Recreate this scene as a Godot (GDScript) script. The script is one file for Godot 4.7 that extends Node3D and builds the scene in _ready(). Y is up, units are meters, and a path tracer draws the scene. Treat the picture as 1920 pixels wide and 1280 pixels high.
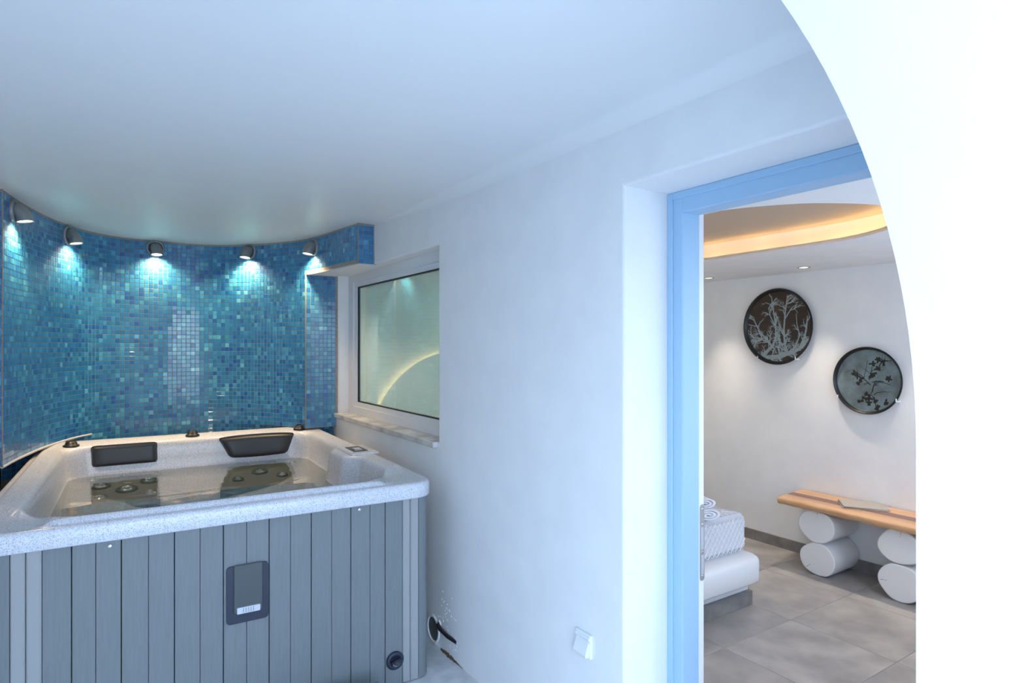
extends Node3D
# A hot tub porch under a white ceiling, a blue door frame and the bedroom beyond it.

const XW := 1.478          # face of the white wall with the window and the door
const XL := -0.524         # face of the opposite wall
const CEIL := 2.395
const ZA := -0.55          # inner face of the arch wall
const XB := 4.47           # far wall of the bedroom
const BCEIL := 2.165       # bedroom ceiling
const BW := [2.0, 4.3, 1.05, 2.08]   # unseen bedroom window, added for daylight: x from, x to, y from, y to

var rng := RandomNumberGenerator.new()
var M := {}
var used := {}

# ------------------------------------------------------------------ helpers
func mb() -> SurfaceTool:
	var st := SurfaceTool.new()
	st.begin(Mesh.PRIMITIVE_TRIANGLES)
	st.set_smooth_group(-1)
	return st

func tri(st: SurfaceTool, a: Vector3, b: Vector3, c: Vector3) -> void:
	st.add_vertex(a); st.add_vertex(c); st.add_vertex(b)

func quad(st: SurfaceTool, a: Vector3, b: Vector3, c: Vector3, d: Vector3) -> void:
	tri(st, a, b, c)
	tri(st, a, c, d)

func face(st: SurfaceTool, pts: Array, centre: Vector3) -> void:
	var mid := Vector3.ZERO
	for p in pts: mid += p
	mid /= pts.size()
	var n: Vector3 = (pts[1] - pts[0]).cross(pts[2] - pts[0])
	var q := pts.duplicate()
	if n.dot(mid - centre) < 0.0: q.reverse()
	for i in range(1, q.size() - 1): tri(st, q[0], q[i], q[i + 1])

func cbox(st: SurfaceTool, c: Vector3, s: Vector3, ch := 0.0, b := Basis()) -> void:
	var h := s / 2.0
	ch = minf(ch, minf(h.x, minf(h.y, h.z)) * 0.95)
	var v := func(x: float, y: float, z: float, axis: int) -> Vector3:
		var p := Vector3(x * h.x, y * h.y, z * h.z)
		if axis != 0: p.x -= x * ch
		if axis != 1: p.y -= y * ch
		if axis != 2: p.z -= z * ch
		return c + b * p
	for sx in [-1, 1]:
		face(st, [v.call(sx, -1, -1, 0), v.call(sx, 1, -1, 0), v.call(sx, 1, 1, 0), v.call(sx, -1, 1, 0)], c)
		face(st, [v.call(-1, sx, -1, 1), v.call(1, sx, -1, 1), v.call(1, sx, 1, 1), v.call(-1, sx, 1, 1)], c)
		face(st, [v.call(-1, -1, sx, 2), v.call(1, -1, sx, 2), v.call(1, 1, sx, 2), v.call(-1, 1, sx, 2)], c)
	if ch <= 0.0: return
	for i in [-1, 1]:
		for j in [-1, 1]:
			face(st, [v.call(i, j, -1, 0), v.call(i, j, 1, 0), v.call(i, j, 1, 1), v.call(i, j, -1, 1)], c)
			face(st, [v.call(i, -1, j, 0), v.call(i, 1, j, 0), v.call(i, 1, j, 2), v.call(i, -1, j, 2)], c)
			face(st, [v.call(-1, i, j, 1), v.call(1, i, j, 1), v.call(1, i, j, 2), v.call(-1, i, j, 2)], c)
			for k in [-1, 1]:
				face(st, [v.call(i, j, k, 0), v.call(i, j, k, 1), v.call(i, j, k, 2)], c)

func bx(st: SurfaceTool, x0: float, x1: float, y0: float, y1: float, z0: float, z1: float, ch := 0.0) -> void:
	cbox(st, Vector3(x0 + x1, y0 + y1, z0 + z1) / 2.0, Vector3(absf(x1 - x0), absf(y1 - y0), absf(z1 - z0)), ch)

# rows of points; each row closed when ring is set
func grid(st: SurfaceTool, rows: Array, ring := false, flip := false, smooth := true) -> void:
	st.set_smooth_group(0 if smooth else -1)
	for i in rows.size() - 1:
		var a: PackedVector3Array = rows[i]
		var b: PackedVector3Array = rows[i + 1]
		var n := a.size()
		for j in (n if ring else n - 1):
			var k := (j + 1) % n
			if flip: quad(st, a[j], a[k], b[k], b[j])
			else: quad(st, a[j], b[j], b[k], a[k])
	st.set_smooth_group(-1)

# profile of (radius, height) turned round the y axis of basis b at c
func lathe(st: SurfaceTool, prof: Array, c: Vector3, b := Basis(), n := 32, smooth := true) -> void:
	var rows := []
	for p in prof:
		var r := PackedVector3Array()
		for k in n:
			var t := TAU * k / n
			r.append(c + b * Vector3(cos(t) * p.x, p.y, sin(t) * p.x))
		rows.append(r)
	grid(st, rows, true, false, smooth)

func tube(st: SurfaceTool, path: Array, radii: Array, n := 14, caps := true) -> void:
	var rows := []
	var up := Vector3(0.13, 0.97, 0.21)
	for i in path.size():
		var d: Vector3 = (path[mini(i + 1, path.size() - 1)] - path[maxi(i - 1, 0)]).normalized()
		var x := d.cross(up)
		if x.length() < 0.1: x = d.cross(Vector3.RIGHT)
		x = x.normalized()
		up = x.cross(d).normalized()
		var r := PackedVector3Array()
		for k in n:
			var t := TAU * k / n
			r.append(path[i] + (x * cos(t) + up * sin(t)) * radii[mini(i, radii.size() - 1)])
		rows.append(r)
	grid(st, rows, true)
	if caps:
		for e in [0, rows.size() - 1]:
			var pts := []
			for p in rows[e]: pts.append(p)
			var inside: Vector3 = path[1] if e == 0 else path[path.size() - 2]
			face(st, pts, inside)

# flat polygon outline (in x, y of basis b at c) pushed out by depth along b.z
func extrude(st: SurfaceTool, poly: PackedVector2Array, c: Vector3, b: Basis, depth: float, smooth := false) -> void:
	var idx := Geometry2D.triangulate_polygon(poly)
	var f := func(p: Vector2, z: float) -> Vector3: return c + b * Vector3(p.x, p.y, z)
	var mid := Vector2.ZERO
	for p in poly: mid += p
	mid /= poly.size()
	var m: Vector3 = f.call(mid, depth / 2.0)
	st.set_smooth_group(-1)
	for i in range(0, idx.size(), 3):
		for z in [0.0, depth]:
			face(st, [f.call(poly[idx[i]], z), f.call(poly[idx[i + 1]], z), f.call(poly[idx[i + 2]], z)], f.call(poly[idx[i]], depth / 2.0))
	st.set_smooth_group(0 if smooth else -1)
	for i in poly.size():
		var j := (i + 1) % poly.size()
		face(st, [f.call(poly[i], 0.0), f.call(poly[j], 0.0), f.call(poly[j], depth), f.call(poly[i], depth)], m)
	st.set_smooth_group(-1)

func rounded(w: float, h: float, r: float, n := 5) -> PackedVector2Array:
	var p := PackedVector2Array()
	for k in 4:
		var c := Vector2([w, -w, -w, w][k] / 2.0 - [r, -r, -r, r][k], [h, h, -h, -h][k] / 2.0 - [r, r, -r, -r][k])
		for i in n + 1:
			var t := PI / 2.0 * (k + float(i) / n)
			p.append(c + Vector2(cos(t), sin(t)) * r)
	return p

func numbered(called: String) -> String:
	if not used.has(called):
		used[called] = 0
		return called
	used[called] += 1
	return "%s_%03d" % [called, used[called]]

func obj(called: String, st: SurfaceTool, m: Material, parent: Node3D = self) -> MeshInstance3D:
	st.generate_normals()
	var o := MeshInstance3D.new()
	o.mesh = st.commit()
	o.mesh.surface_set_material(0, m)
	o.name = numbered(called) if parent == self else called
	parent.add_child(o, true)
	return o

func thing(called: String, label: String, category: String, at := Vector3.ZERO, turn := 0.0, group := "") -> Node3D:
	var o := Node3D.new()
	o.name = numbered(called)
	add_child(o)
	o.position = at
	o.rotation.y = turn
	return tag(o, label, category, group)

func tag(o: Node3D, label: String, category: String, group := "") -> Node3D:
	o.set_meta("label", label)
	o.set_meta("category", category)
	if group: o.set_meta("group", group)
	return o

func struct(o: Node3D, label := "") -> Node3D:
	o.set_meta("kind", "structure")
	if label: o.set_meta("label", label)
	return o

func holder(called: String, label := "") -> Node3D:
	var o := Node3D.new()
	o.name = numbered(called)
	add_child(o)
	return struct(o, label)

func mat(c: Color, rough := 0.6, metal := 0.0, spec := 0.5) -> StandardMaterial3D:
	var m := StandardMaterial3D.new()
	m.albedo_color = c.linear_to_srgb()
	m.roughness = rough
	m.metallic = metal
	m.metallic_specular = spec
	m.cull_mode = BaseMaterial3D.CULL_DISABLED
	return m

func triplanar(m: StandardMaterial3D, t: Texture2D, s: Vector3, world := true) -> StandardMaterial3D:
	m.albedo_texture = t
	m.uv1_triplanar = true
	m.uv1_world_triplanar = world
	m.uv1_scale = s
	return m

func noise_tex(freq: float, lo: Color, hi: Color, octaves := 4, sd := 1, size := 512) -> NoiseTexture2D:
	var n := FastNoiseLite.new()
	n.seed = sd
	n.noise_type = FastNoiseLite.TYPE_SIMPLEX_SMOOTH
	n.frequency = freq
	n.fractal_octaves = octaves
	var t := NoiseTexture2D.new()
	t.width = size; t.height = size
	t.seamless = true
	t.noise = n
	var g := Gradient.new()
	g.set_color(0, lo); g.set_color(1, hi)
	t.color_ramp = g
	return t

func bump(m: StandardMaterial3D, t: Texture2D, cm: float) -> void:
	m.heightmap_enabled = true
	m.heightmap_texture = t
	m.heightmap_scale = cm

func glow(c: Color, e: float) -> StandardMaterial3D:
	var m := mat(Color(0.8, 0.8, 0.8), 0.5)
	m.emission_enabled = true
	m.emission = c.linear_to_srgb()
	m.emission_energy_multiplier = e
	return m

# speckled acrylic: fine grey and blue grains on white
func speckle() -> ImageTexture:
	var n := 512
	var im := Image.create(n, n, false, Image.FORMAT_RGB8)
	var r := RandomNumberGenerator.new()
	r.seed = 77
	im.fill(Color(0.96, 0.96, 0.97))
	for i in 26000:
		var g := r.randf()
		var c := Color(0.80, 0.81, 0.84) if g < 0.55 else (Color(0.62, 0.64, 0.70) if g < 0.85 else Color(1, 1, 1))
		var x := r.randi_range(0, n - 3)
		var y := r.randi_range(0, n - 3)
		im.fill_rect(Rect2i(x, y, r.randi_range(1, 3), r.randi_range(1, 3)), c)
	return ImageTexture.create_from_image(im)

# long fibres, for wood and wood-grain boards
func grain(lo: Color, hi: Color, sd: int, knots := 0, upright := false) -> ImageTexture:
	var n := 512
	var im := Image.create(n, n, false, Image.FORMAT_RGB8)
	var f := FastNoiseLite.new()
	f.seed = sd
	f.frequency = 0.02
	f.fractal_octaves = 3
	var r := RandomNumberGenerator.new()
	r.seed = sd
	var ks := []
	for i in knots: ks.append(Vector3(r.randf() * n, r.randf() * n, r.randf_range(7, 14)))
	for y in n:
		for x in n:
			var yy := float(y)
			var dark := 0.0
			for k in ks:
				var d := Vector2((x - k.x) * 0.45, y - k.y).length()
				yy += signf(y - k.y) * k.z * exp(-d * d / (k.z * k.z * 6.0)) * 1.4
				dark += exp(-d * d / (k.z * k.z * 0.35))
			var v := 0.5 + 0.5 * f.get_noise_2d(x * 0.16, yy * 5.0) + 0.25 * f.get_noise_2d(x * 0.5 + 900.0, yy * 16.0)
			var c := lo.lerp(hi, clampf(v - dark * 0.8, 0.0, 1.0))
			if upright: im.set_pixel(y, x, c)
			else: im.set_pixel(x, y, c)
	return ImageTexture.create_from_image(im)

func spot(parent: Node3D, at: Vector3, towards: Vector3, c: Color, e: float, angle: float, size := 0.02, soft := 0.6) -> void:
	var l := SpotLight3D.new()
	l.name = "lamp_light"
	l.light_color = c.linear_to_srgb()
	l.light_energy = e
	l.spot_angle = angle
	l.spot_angle_attenuation = soft
	l.spot_range = 9.0
	l.spot_attenuation = 2.0
	l.light_size = size
	l.shadow_enabled = true
	parent.add_child(l, true)
	l.position = at
	var z := -towards.normalized()
	var x := Vector3(0.31, 0.2, 0.93).cross(z).normalized()
	l.basis = Basis(x, z.cross(x), z)

func omni(parent: Node3D, at: Vector3, c: Color, e: float, size := 0.03) -> void:
	var l := OmniLight3D.new()
	l.name = "lamp_light"
	l.light_color = c.linear_to_srgb()
	l.light_energy = e
	l.omni_range = 9.0
	l.omni_attenuation = 2.0
	l.light_size = size
	l.shadow_enabled = true
	parent.add_child(l, true)
	l.position = at

# ------------------------------------------------------------------ scene
func _ready() -> void:
	rng.seed = 20240
	view_and_light()
	materials()
	porch()
	niche()
	window()
	added_bedroom_window()
	door()
	bedroom()
	hot_tub()
	tub_step()
	lamps()
	wall_fittings()
	bench()
	wall_plates()
	bed()

func view_and_light() -> void:
	var cam := Camera3D.new()
	cam.name = "camera"
	cam.projection = Camera3D.PROJECTION_FRUSTUM
	cam.near = 0.05
	cam.far = 200.0
	cam.size = 2.0 * 0.05 * 640.0 / 1150.0
	cam.frustum_offset = Vector2(0.0, 0.05 * 8.0 / 1150.0)
	cam.position = Vector3(0.0, 1.6, 0.0)
	cam.rotation_degrees.y = -33.563
	cam.current = true
	add_child(cam)

	var env := Environment.new()
	env.background_mode = Environment.BG_SKY
	var sky := Sky.new()
	var sm := ProceduralSkyMaterial.new()
	sm.sky_top_color = Color(0.40, 0.62, 0.98).linear_to_srgb()
	sm.sky_horizon_color = Color(0.78, 0.88, 0.96).linear_to_srgb()
	sm.sky_curve = 0.15
	sm.ground_bottom_color = Color(0.35, 0.42, 0.50).linear_to_srgb()
	sm.ground_horizon_color = Color(0.55, 0.68, 0.85).linear_to_srgb()
	sm.sun_angle_max = 4.0
	sky.sky_material = sm
	env.sky = sky
	env.background_energy_multiplier = 1.95
	env.tonemap_mode = Environment.TONE_MAPPER_LINEAR
	env.tonemap_exposure = 3.3
	env.sdfgi_enabled = true
	env.ssao_enabled = true
	env.ssil_enabled = true
	var we := WorldEnvironment.new()
	we.name = "world_environment"
	we.environment = env
	add_child(we)

	# high sun over the roof, from behind the building: it reaches the terrace, not the porch
	var sun := DirectionalLight3D.new()
	sun.name = "sun"
	sun.light_color = Color(0.95, 0.98, 1.0).linear_to_srgb()
	sun.light_energy = 0.45
	sun.light_angular_distance = 0.6
	sun.shadow_enabled = true
	add_child(sun)
	sun.look_at_from_position(Vector3(0, 0, 0), Vector3(0.35, -0.85, 0.45))

func materials() -> void:
	M.white = mat(Color(0.91, 0.91, 0.91), 0.7, 0.0, 0.35)
	triplanar(M.white, noise_tex(0.012, Color(0.975, 0.975, 0.98), Color(1, 1, 1), 3, 3), Vector3.ONE * 0.6)
	M.ceiling = mat(Color(0.91, 0.91, 0.91), 0.42, 0.0, 0.5)
	M.facade = M.white
	M.grout = mat(Color(0.42, 0.37, 0.33), 0.9)
	triplanar(M.grout, noise_tex(0.03, Color(0.8, 0.8, 0.8), Color(1, 1, 1), 4, 9), Vector3.ONE * 3.0)
	M.beige = mat(Color(0.52, 0.41, 0.31), 0.8)  # recess panel: dim warm shade put into the colour, lights alone leave it pale
	M.white_grout = mat(Color(0.66, 0.66, 0.66), 0.9)
	M.floor = mat(Color(0.78, 0.78, 0.77), 0.6)
	triplanar(M.floor, noise_tex(0.02, Color(0.86, 0.87, 0.88), Color(1, 1, 1), 5, 12), Vector3.ONE * 0.8)
	M.terrace = mat(Color(0.55, 0.55, 0.53), 0.8)
	M.acrylic = mat(Color(0.86, 0.87, 0.90), 0.22, 0.0, 0.5)
	triplanar(M.acrylic, speckle(), Vector3.ONE * 2.2)
	M.board = mat(Color(0.225, 0.250, 0.262), 0.5, 0.0, 0.4)
	triplanar(M.board, grain(Color(0.93, 0.93, 0.93), Color(1, 1, 1), 41, 0, true), Vector3(2.2, 2.2, 2.2), false)
	M.board_light = mat(Color(0.36, 0.37, 0.37), 0.45, 0.0, 0.4)
	M.gap = mat(Color(0.03, 0.035, 0.04), 0.8)
	M.navy = mat(Color(0.022, 0.030, 0.055), 0.45)
	M.cover = mat(Color(0.075, 0.085, 0.09), 0.35)
	M.black = mat(Color(0.012, 0.012, 0.014), 0.4)
	M.pillow = mat(Color(0.035, 0.036, 0.040), 0.38, 0.0, 0.5)
	M.chrome = mat(Color(0.75, 0.77, 0.80), 0.18, 1.0)
	M.steel = mat(Color(0.50, 0.51, 0.53), 0.38, 0.7)
	M.silver = mat(Color(0.62, 0.65, 0.70), 0.35, 0.4)
	M.blue = mat(Color(0.37, 0.57, 0.77), 0.42, 0.0, 0.5)
	M.frame = mat(Color(0.80, 0.81, 0.84), 0.3, 0.0, 0.5)
	M.seal = mat(Color(0.015, 0.02, 0.02), 0.6)
	M.marble = mat(Color(0.72, 0.70, 0.67), 0.25)
	triplanar(M.marble, noise_tex(0.008, Color(0.74, 0.74, 0.73), Color(1, 1, 1), 5, 21), Vector3.ONE * 1.3)
	M.plastic = mat(Color(0.85, 0.87, 0.86), 0.3)
	M.cable = mat(Color(0.012, 0.012, 0.02), 0.5)
	M.stain = mat(Color(0.34, 0.25, 0.14), 0.9)
	triplanar(M.stain, noise_tex(0.03, Color(0.55, 0.5, 0.45), Color(1, 1, 1), 4, 31), Vector3.ONE * 5.0)
	M.tile_floor = []
	for k in 4:
		var t := mat(Color(0.45, 0.43, 0.41) * [1.0, 0.93, 1.06, 0.98][k], 0.5)
		M.tile_floor.append(triplanar(t, noise_tex(0.006, Color(0.78, 0.78, 0.79), Color(1, 1, 1), 5, 50 + k), Vector3.ONE * 0.9))
	M.base_tile = mat(Color(0.30, 0.285, 0.27), 0.5)
	triplanar(M.base_tile, noise_tex(0.008, Color(0.78, 0.78, 0.8), Color(1, 1, 1), 5, 61), Vector3.ONE * 1.4)
	M.pine = mat(Color(1, 1, 1), 0.4)
	triplanar(M.pine, grain(Color(0.78, 0.58, 0.40), Color(0.93, 0.77, 0.61), 71, 5), Vector3(1.6, 1.6, 1.6), false)
	M.walnut = mat(Color(1, 1, 1), 0.45)
	triplanar(M.walnut, grain(Color(0.46, 0.34, 0.30), Color(0.62, 0.48, 0.43), 72), Vector3(1.6, 1.6, 1.6), false)
	M.log = mat(Color(0.90, 0.90, 0.90), 0.5)
	M.paper = mat(Color(0.44, 0.40, 0.35), 0.6)
	M.bed_white = mat(Color(0.82, 0.83, 0.85), 0.55)
	M.towel = mat(Color(0.82, 0.82, 0.86), 0.95)
	M.warm = glow(Color(1.0, 0.86, 0.62), 1.2)
	M.strip_glow = glow(Color(1.0, 0.72, 0.38), 3.0)

# ------------------------------------------------------------------ the porch shell
# wall in the plane x = const, its front towards -x, with rounded openings [z0, z1, y0, y1]
func pierced(st: SurfaceTool, xf: float, xk: float, z0: float, z1: float, y0: float, y1: float, holes: Array, r: float) -> void:
	for pass_x in [[xf, r], [xk, 0.0]]:
		var x: float = pass_x[0]
		var g: float = pass_x[1]
		var z := z0
		for h in holes:
			var hz0: float = h[0] - g
			var hz1: float = h[1] + g
			quad(st, Vector3(x, y0, z), Vector3(x, y0, hz0), Vector3(x, y1, hz0), Vector3(x, y1, z))
			var low: float = maxf(y0, h[2] - g)
			if low > y0: quad(st, Vector3(x, y0, hz0), Vector3(x, y0, hz1), Vector3(x, low, hz1), Vector3(x, low, hz0))
			quad(st, Vector3(x, h[3] + g, hz0), Vector3(x, h[3] + g, hz1), Vector3(x, y1, hz1), Vector3(x, y1, hz0))
			z = hz1
		quad(st, Vector3(x, y0, z), Vector3(x, y0, z1), Vector3(x, y1, z1), Vector3(x, y1, z))
	for h in holes:
		var rows := []
		for k in 8:
			var t := minf(1.0, k / 6.0) * PI / 2.0
			var off := r * (1.0 - sin(t))
			var x := xf + r * (1.0 - cos(t)) if k < 7 else xk
			var lo: float = h[2] - off if h[2] > y0 else y0
			rows.append(PackedVector3Array([Vector3(x, lo, h[0] - off), Vector3(x, h[3] + off, h[0] - off), Vector3(x, h[3] + off, h[1] + off), Vector3(x, lo, h[1] + off)]))
		for i in rows.size() - 1:
			for j in 4:
				if j == 3 and h[2] <= y0: continue
				st.set_smooth_group(1 + j)
				var k := (j + 1) % 4
				quad(st, rows[i][j], rows[i + 1][j], rows[i + 1][k], rows[i][k])
		st.set_smooth_group(-1)

func porch() -> void:
	var st := mb()
	bx(st, XL - 0.3, XW + 0.05, -0.2, 0.0, -5.75, 0.25)
	struct(obj("floor", st, M.floor), "grey screed floor of the porch")
	# ceiling with a coved joint to both side walls
	st = mb()
	var rows := []
	for z in [-5.75, -3.86, -3.6, -3.2, -2.6, -1.6, -0.4]:
		var r := 0.004 + 0.05 * smoothstep(-3.86, -2.6, z)
		var row := PackedVector3Array()
		for k in 9:
			var t := PI / 2.0 * k / 8.0
			row.append(Vector3(XL + r - r * cos(t), CEIL - r + r * sin(t), z))
		for k in 9:
			var t := PI / 2.0 * (1.0 - k / 8.0)
			row.append(Vector3(XW - r + r * cos(t), CEIL - r + r * sin(t), z))
		rows.append(row)
	grid(st, rows)
	bx(st, XL - 0.3, XW + 0.4, CEIL + 0.01, CEIL + 0.25, -5.75, -0.1)
	struct(obj("ceiling", st, M.ceiling), "smooth white porch ceiling")
	# the wall with the window and the door recess
	st = mb()
	pierced(st, XW, 1.81, -5.75, -0.5, 0.0, 2.7, [[-4.666, -2.935, 1.080, 2.136], [-1.533, -0.585, 0.0, 2.145]], 0.012)
	struct(obj("wall_right", st, M.white), "white plastered porch wall with window and door recess")
	st = mb()
	bx(st, XL - 0.3, XL, 0.0, 2.7, -5.75, -0.1)
	struct(obj("wall_left", st, M.white), "white porch wall opposite the window")
	st = mb()
	bx(st, XL - 0.3, XW + 0.05, 0.0, 2.7, -5.75, -5.62)
	struct(obj("wall_rear", st, M.white), "rear porch wall behind the mosaic")
	# facade with the round arch; the camera stands in front of it
	st = mb()
	var arch := PackedVector2Array()
	var cx := 0.48
	var ra := 0.812
	var ys := 1.405
	arch.append(Vector2(cx + ra, 0.0))
	for k in 49:
		var t := PI * k / 48.0
		arch.append(Vector2(cx + ra * cos(t), ys + ra * sin(t)))
	arch.append(Vector2(cx - ra, 0.0))
	var zo := -0.06
	var front := []
	var back := []
	var intrados := [PackedVector3Array(), PackedVector3Array()]
	for i in arch.size():
		var p := arch[i]
		intrados[0].append(Vector3(p.x, p.y, ZA))
		intrados[1].append(Vector3(p.x, p.y, zo))
	grid(st, intrados, false, true)
	for z in [ZA, zo]:
		for i in range(1, arch.size() - 2):
			var a := arch[i]
			var b := arch[i + 1]
			quad(st, Vector3(a.x, a.y, z), Vector3(a.x, 3.0, z), Vector3(b.x, 3.0, z), Vector3(b.x, b.y, z))
		for q in [[cx + ra, BW[0], 0.0, 3.0], [BW[1], 5.0, 0.0, 3.0], [BW[0], BW[1], 0.0, BW[2]], [BW[0], BW[1], BW[3], 3.0]]:
			quad(st, Vector3(q[0], q[2], z), Vector3(q[1], q[2], z), Vector3(q[1], q[3], z), Vector3(q[0], q[3], z))
		quad(st, Vector3(cx - ra, 0, z), Vector3(cx - ra, 3.0, z), Vector3(-2.5, 3.0, z), Vector3(-2.5, 0, z))
	quad(st, Vector3(BW[0], BW[2], ZA), Vector3(BW[1], BW[2], ZA), Vector3(BW[1], BW[2], zo), Vector3(BW[0], BW[2], zo))
	quad(st, Vector3(BW[0], BW[3], ZA), Vector3(BW[1], BW[3], ZA), Vector3(BW[1], BW[3], zo), Vector3(BW[0], BW[3], zo))
	quad(st, Vector3(BW[0], BW[2], ZA), Vector3(BW[0], BW[3], ZA), Vector3(BW[0], BW[3], zo), Vector3(BW[0], BW[2], zo))
	quad(st, Vector3(BW[1], BW[2], ZA), Vector3(BW[1], BW[3], ZA), Vector3(BW[1], BW[3], zo), Vector3(BW[1], BW[2], zo))
	bx(st, -2.5, 5.0, 2.95, 3.05, ZA, zo)
	bx(st, 4.98, 5.0, 0.0, 3.0, ZA, zo)
	bx(st, -2.5, -2.48, 0.0, 3.0, ZA, zo)
	struct(obj("wall_front", st, M.facade), "thick white outer wall with a round arch")
	st = mb()
	bx(st, -9.0, 9.0, -0.35, -0.02, -0.05, 14.0)
	struct(obj("floor_terrace", st, M.terrace), "pale terrace paving outside the arch")

# ------------------------------------------------------------------ the mosaic niche
func spline(cp: Array, per := 24) -> PackedVector2Array:
	var out := PackedVector2Array()
	for i in cp.size() - 1:
		for k in per:
			out.append(cp[i].cubic_interpolate(cp[i + 1], cp[maxi(i - 1, 0)], cp[mini(i + 2, cp.size() - 1)], float(k) / per))
	out.append(cp[cp.size() - 1])
	return out

func resample(p: PackedVector2Array, step: float) -> PackedVector2Array:
	var total := 0.0
	for i in p.size() - 1: total += p[i].distance_to(p[i + 1])
	var n := int(round(total / step))
	var each := total / n
	var out := PackedVector2Array([p[0]])
	var gone := 0.0
	for i in p.size() - 1:
		var l := p[i].distance_to(p[i + 1])
		while out.size() < n and gone + l >= each * out.size():
			out.append(p[i].lerp(p[i + 1], (each * out.size() - gone) / l))
		gone += l
	out.append(p[p.size() - 1])
	return out

const NICHE := [Vector2(-0.436, -4.03), Vector2(-0.385, -4.35), Vector2(-0.292, -4.74), Vector2(-0.143, -5.10), Vector2(0.058, -5.31), Vector2(0.314, -5.37), Vector2(0.529, -5.375), Vector2(0.713, -5.34), Vector2(0.919, -5.19), Vector2(1.10, -4.95), Vector2(1.245, -4.66), Vector2(1.30, -4.40), Vector2(1.335, -4.10), Vector2(1.366, -3.86)]
const SOFFIT := 2.130

var tiles := []      # [transform, colour number]

func put_tiles(pl: PackedVector2Array, ytop: float, ybot: float, zcut := 9.0, ycut := 0.0) -> void:
	var pitch := 0.0315
	var nrow := int(floor((ytop - ybot) / pitch + 0.3))
	var dy := (ytop - ybot) / nrow
	for i in pl.size() - 1:
		var a := pl[i]
		var b := pl[i + 1]
		var m := (a + b) / 2.0
		var t := (b - a).normalized()
		var x := Vector3(t.x, 0, t.y)
		var z := x.cross(Vector3.UP)
		if a.distance_to(b) < 0.012: continue
		for j in nrow:
			var y := ytop - (j + 0.5) * dy
			if m.x > 0.5 and m.y > zcut and y - dy * 0.5 < ycut: continue
			var bb := Basis(x * (a.distance_to(b) / pitch), Vector3.UP * (dy / pitch), z)
			bb = Basis(Vector3.UP, rng.randfn(0.0, 0.010)) * Basis(x, rng.randfn(0.0, 0.010)) * bb
			tiles.append([Transform3D(bb, Vector3(m.x, y, m.y) + z * 0.0005), tint()])

func tint() -> int:
	var v := rng.randf()
	for k in TINT_SHARE.size():
		v -= TINT_SHARE[k]
		if v < 0.0: return k
	return 1

const TINT_SHARE := [0.11, 0.19, 0.22, 0.18, 0.12, 0.09, 0.07, 0.02]

func glass_tile(c: Color) -> StandardMaterial3D:
	var m := mat(c, 0.45, 0.0, 0.5)
	m.clearcoat_enabled = true
	m.clearcoat = 1.0
	m.clearcoat_roughness = 0.07
	return m

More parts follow.
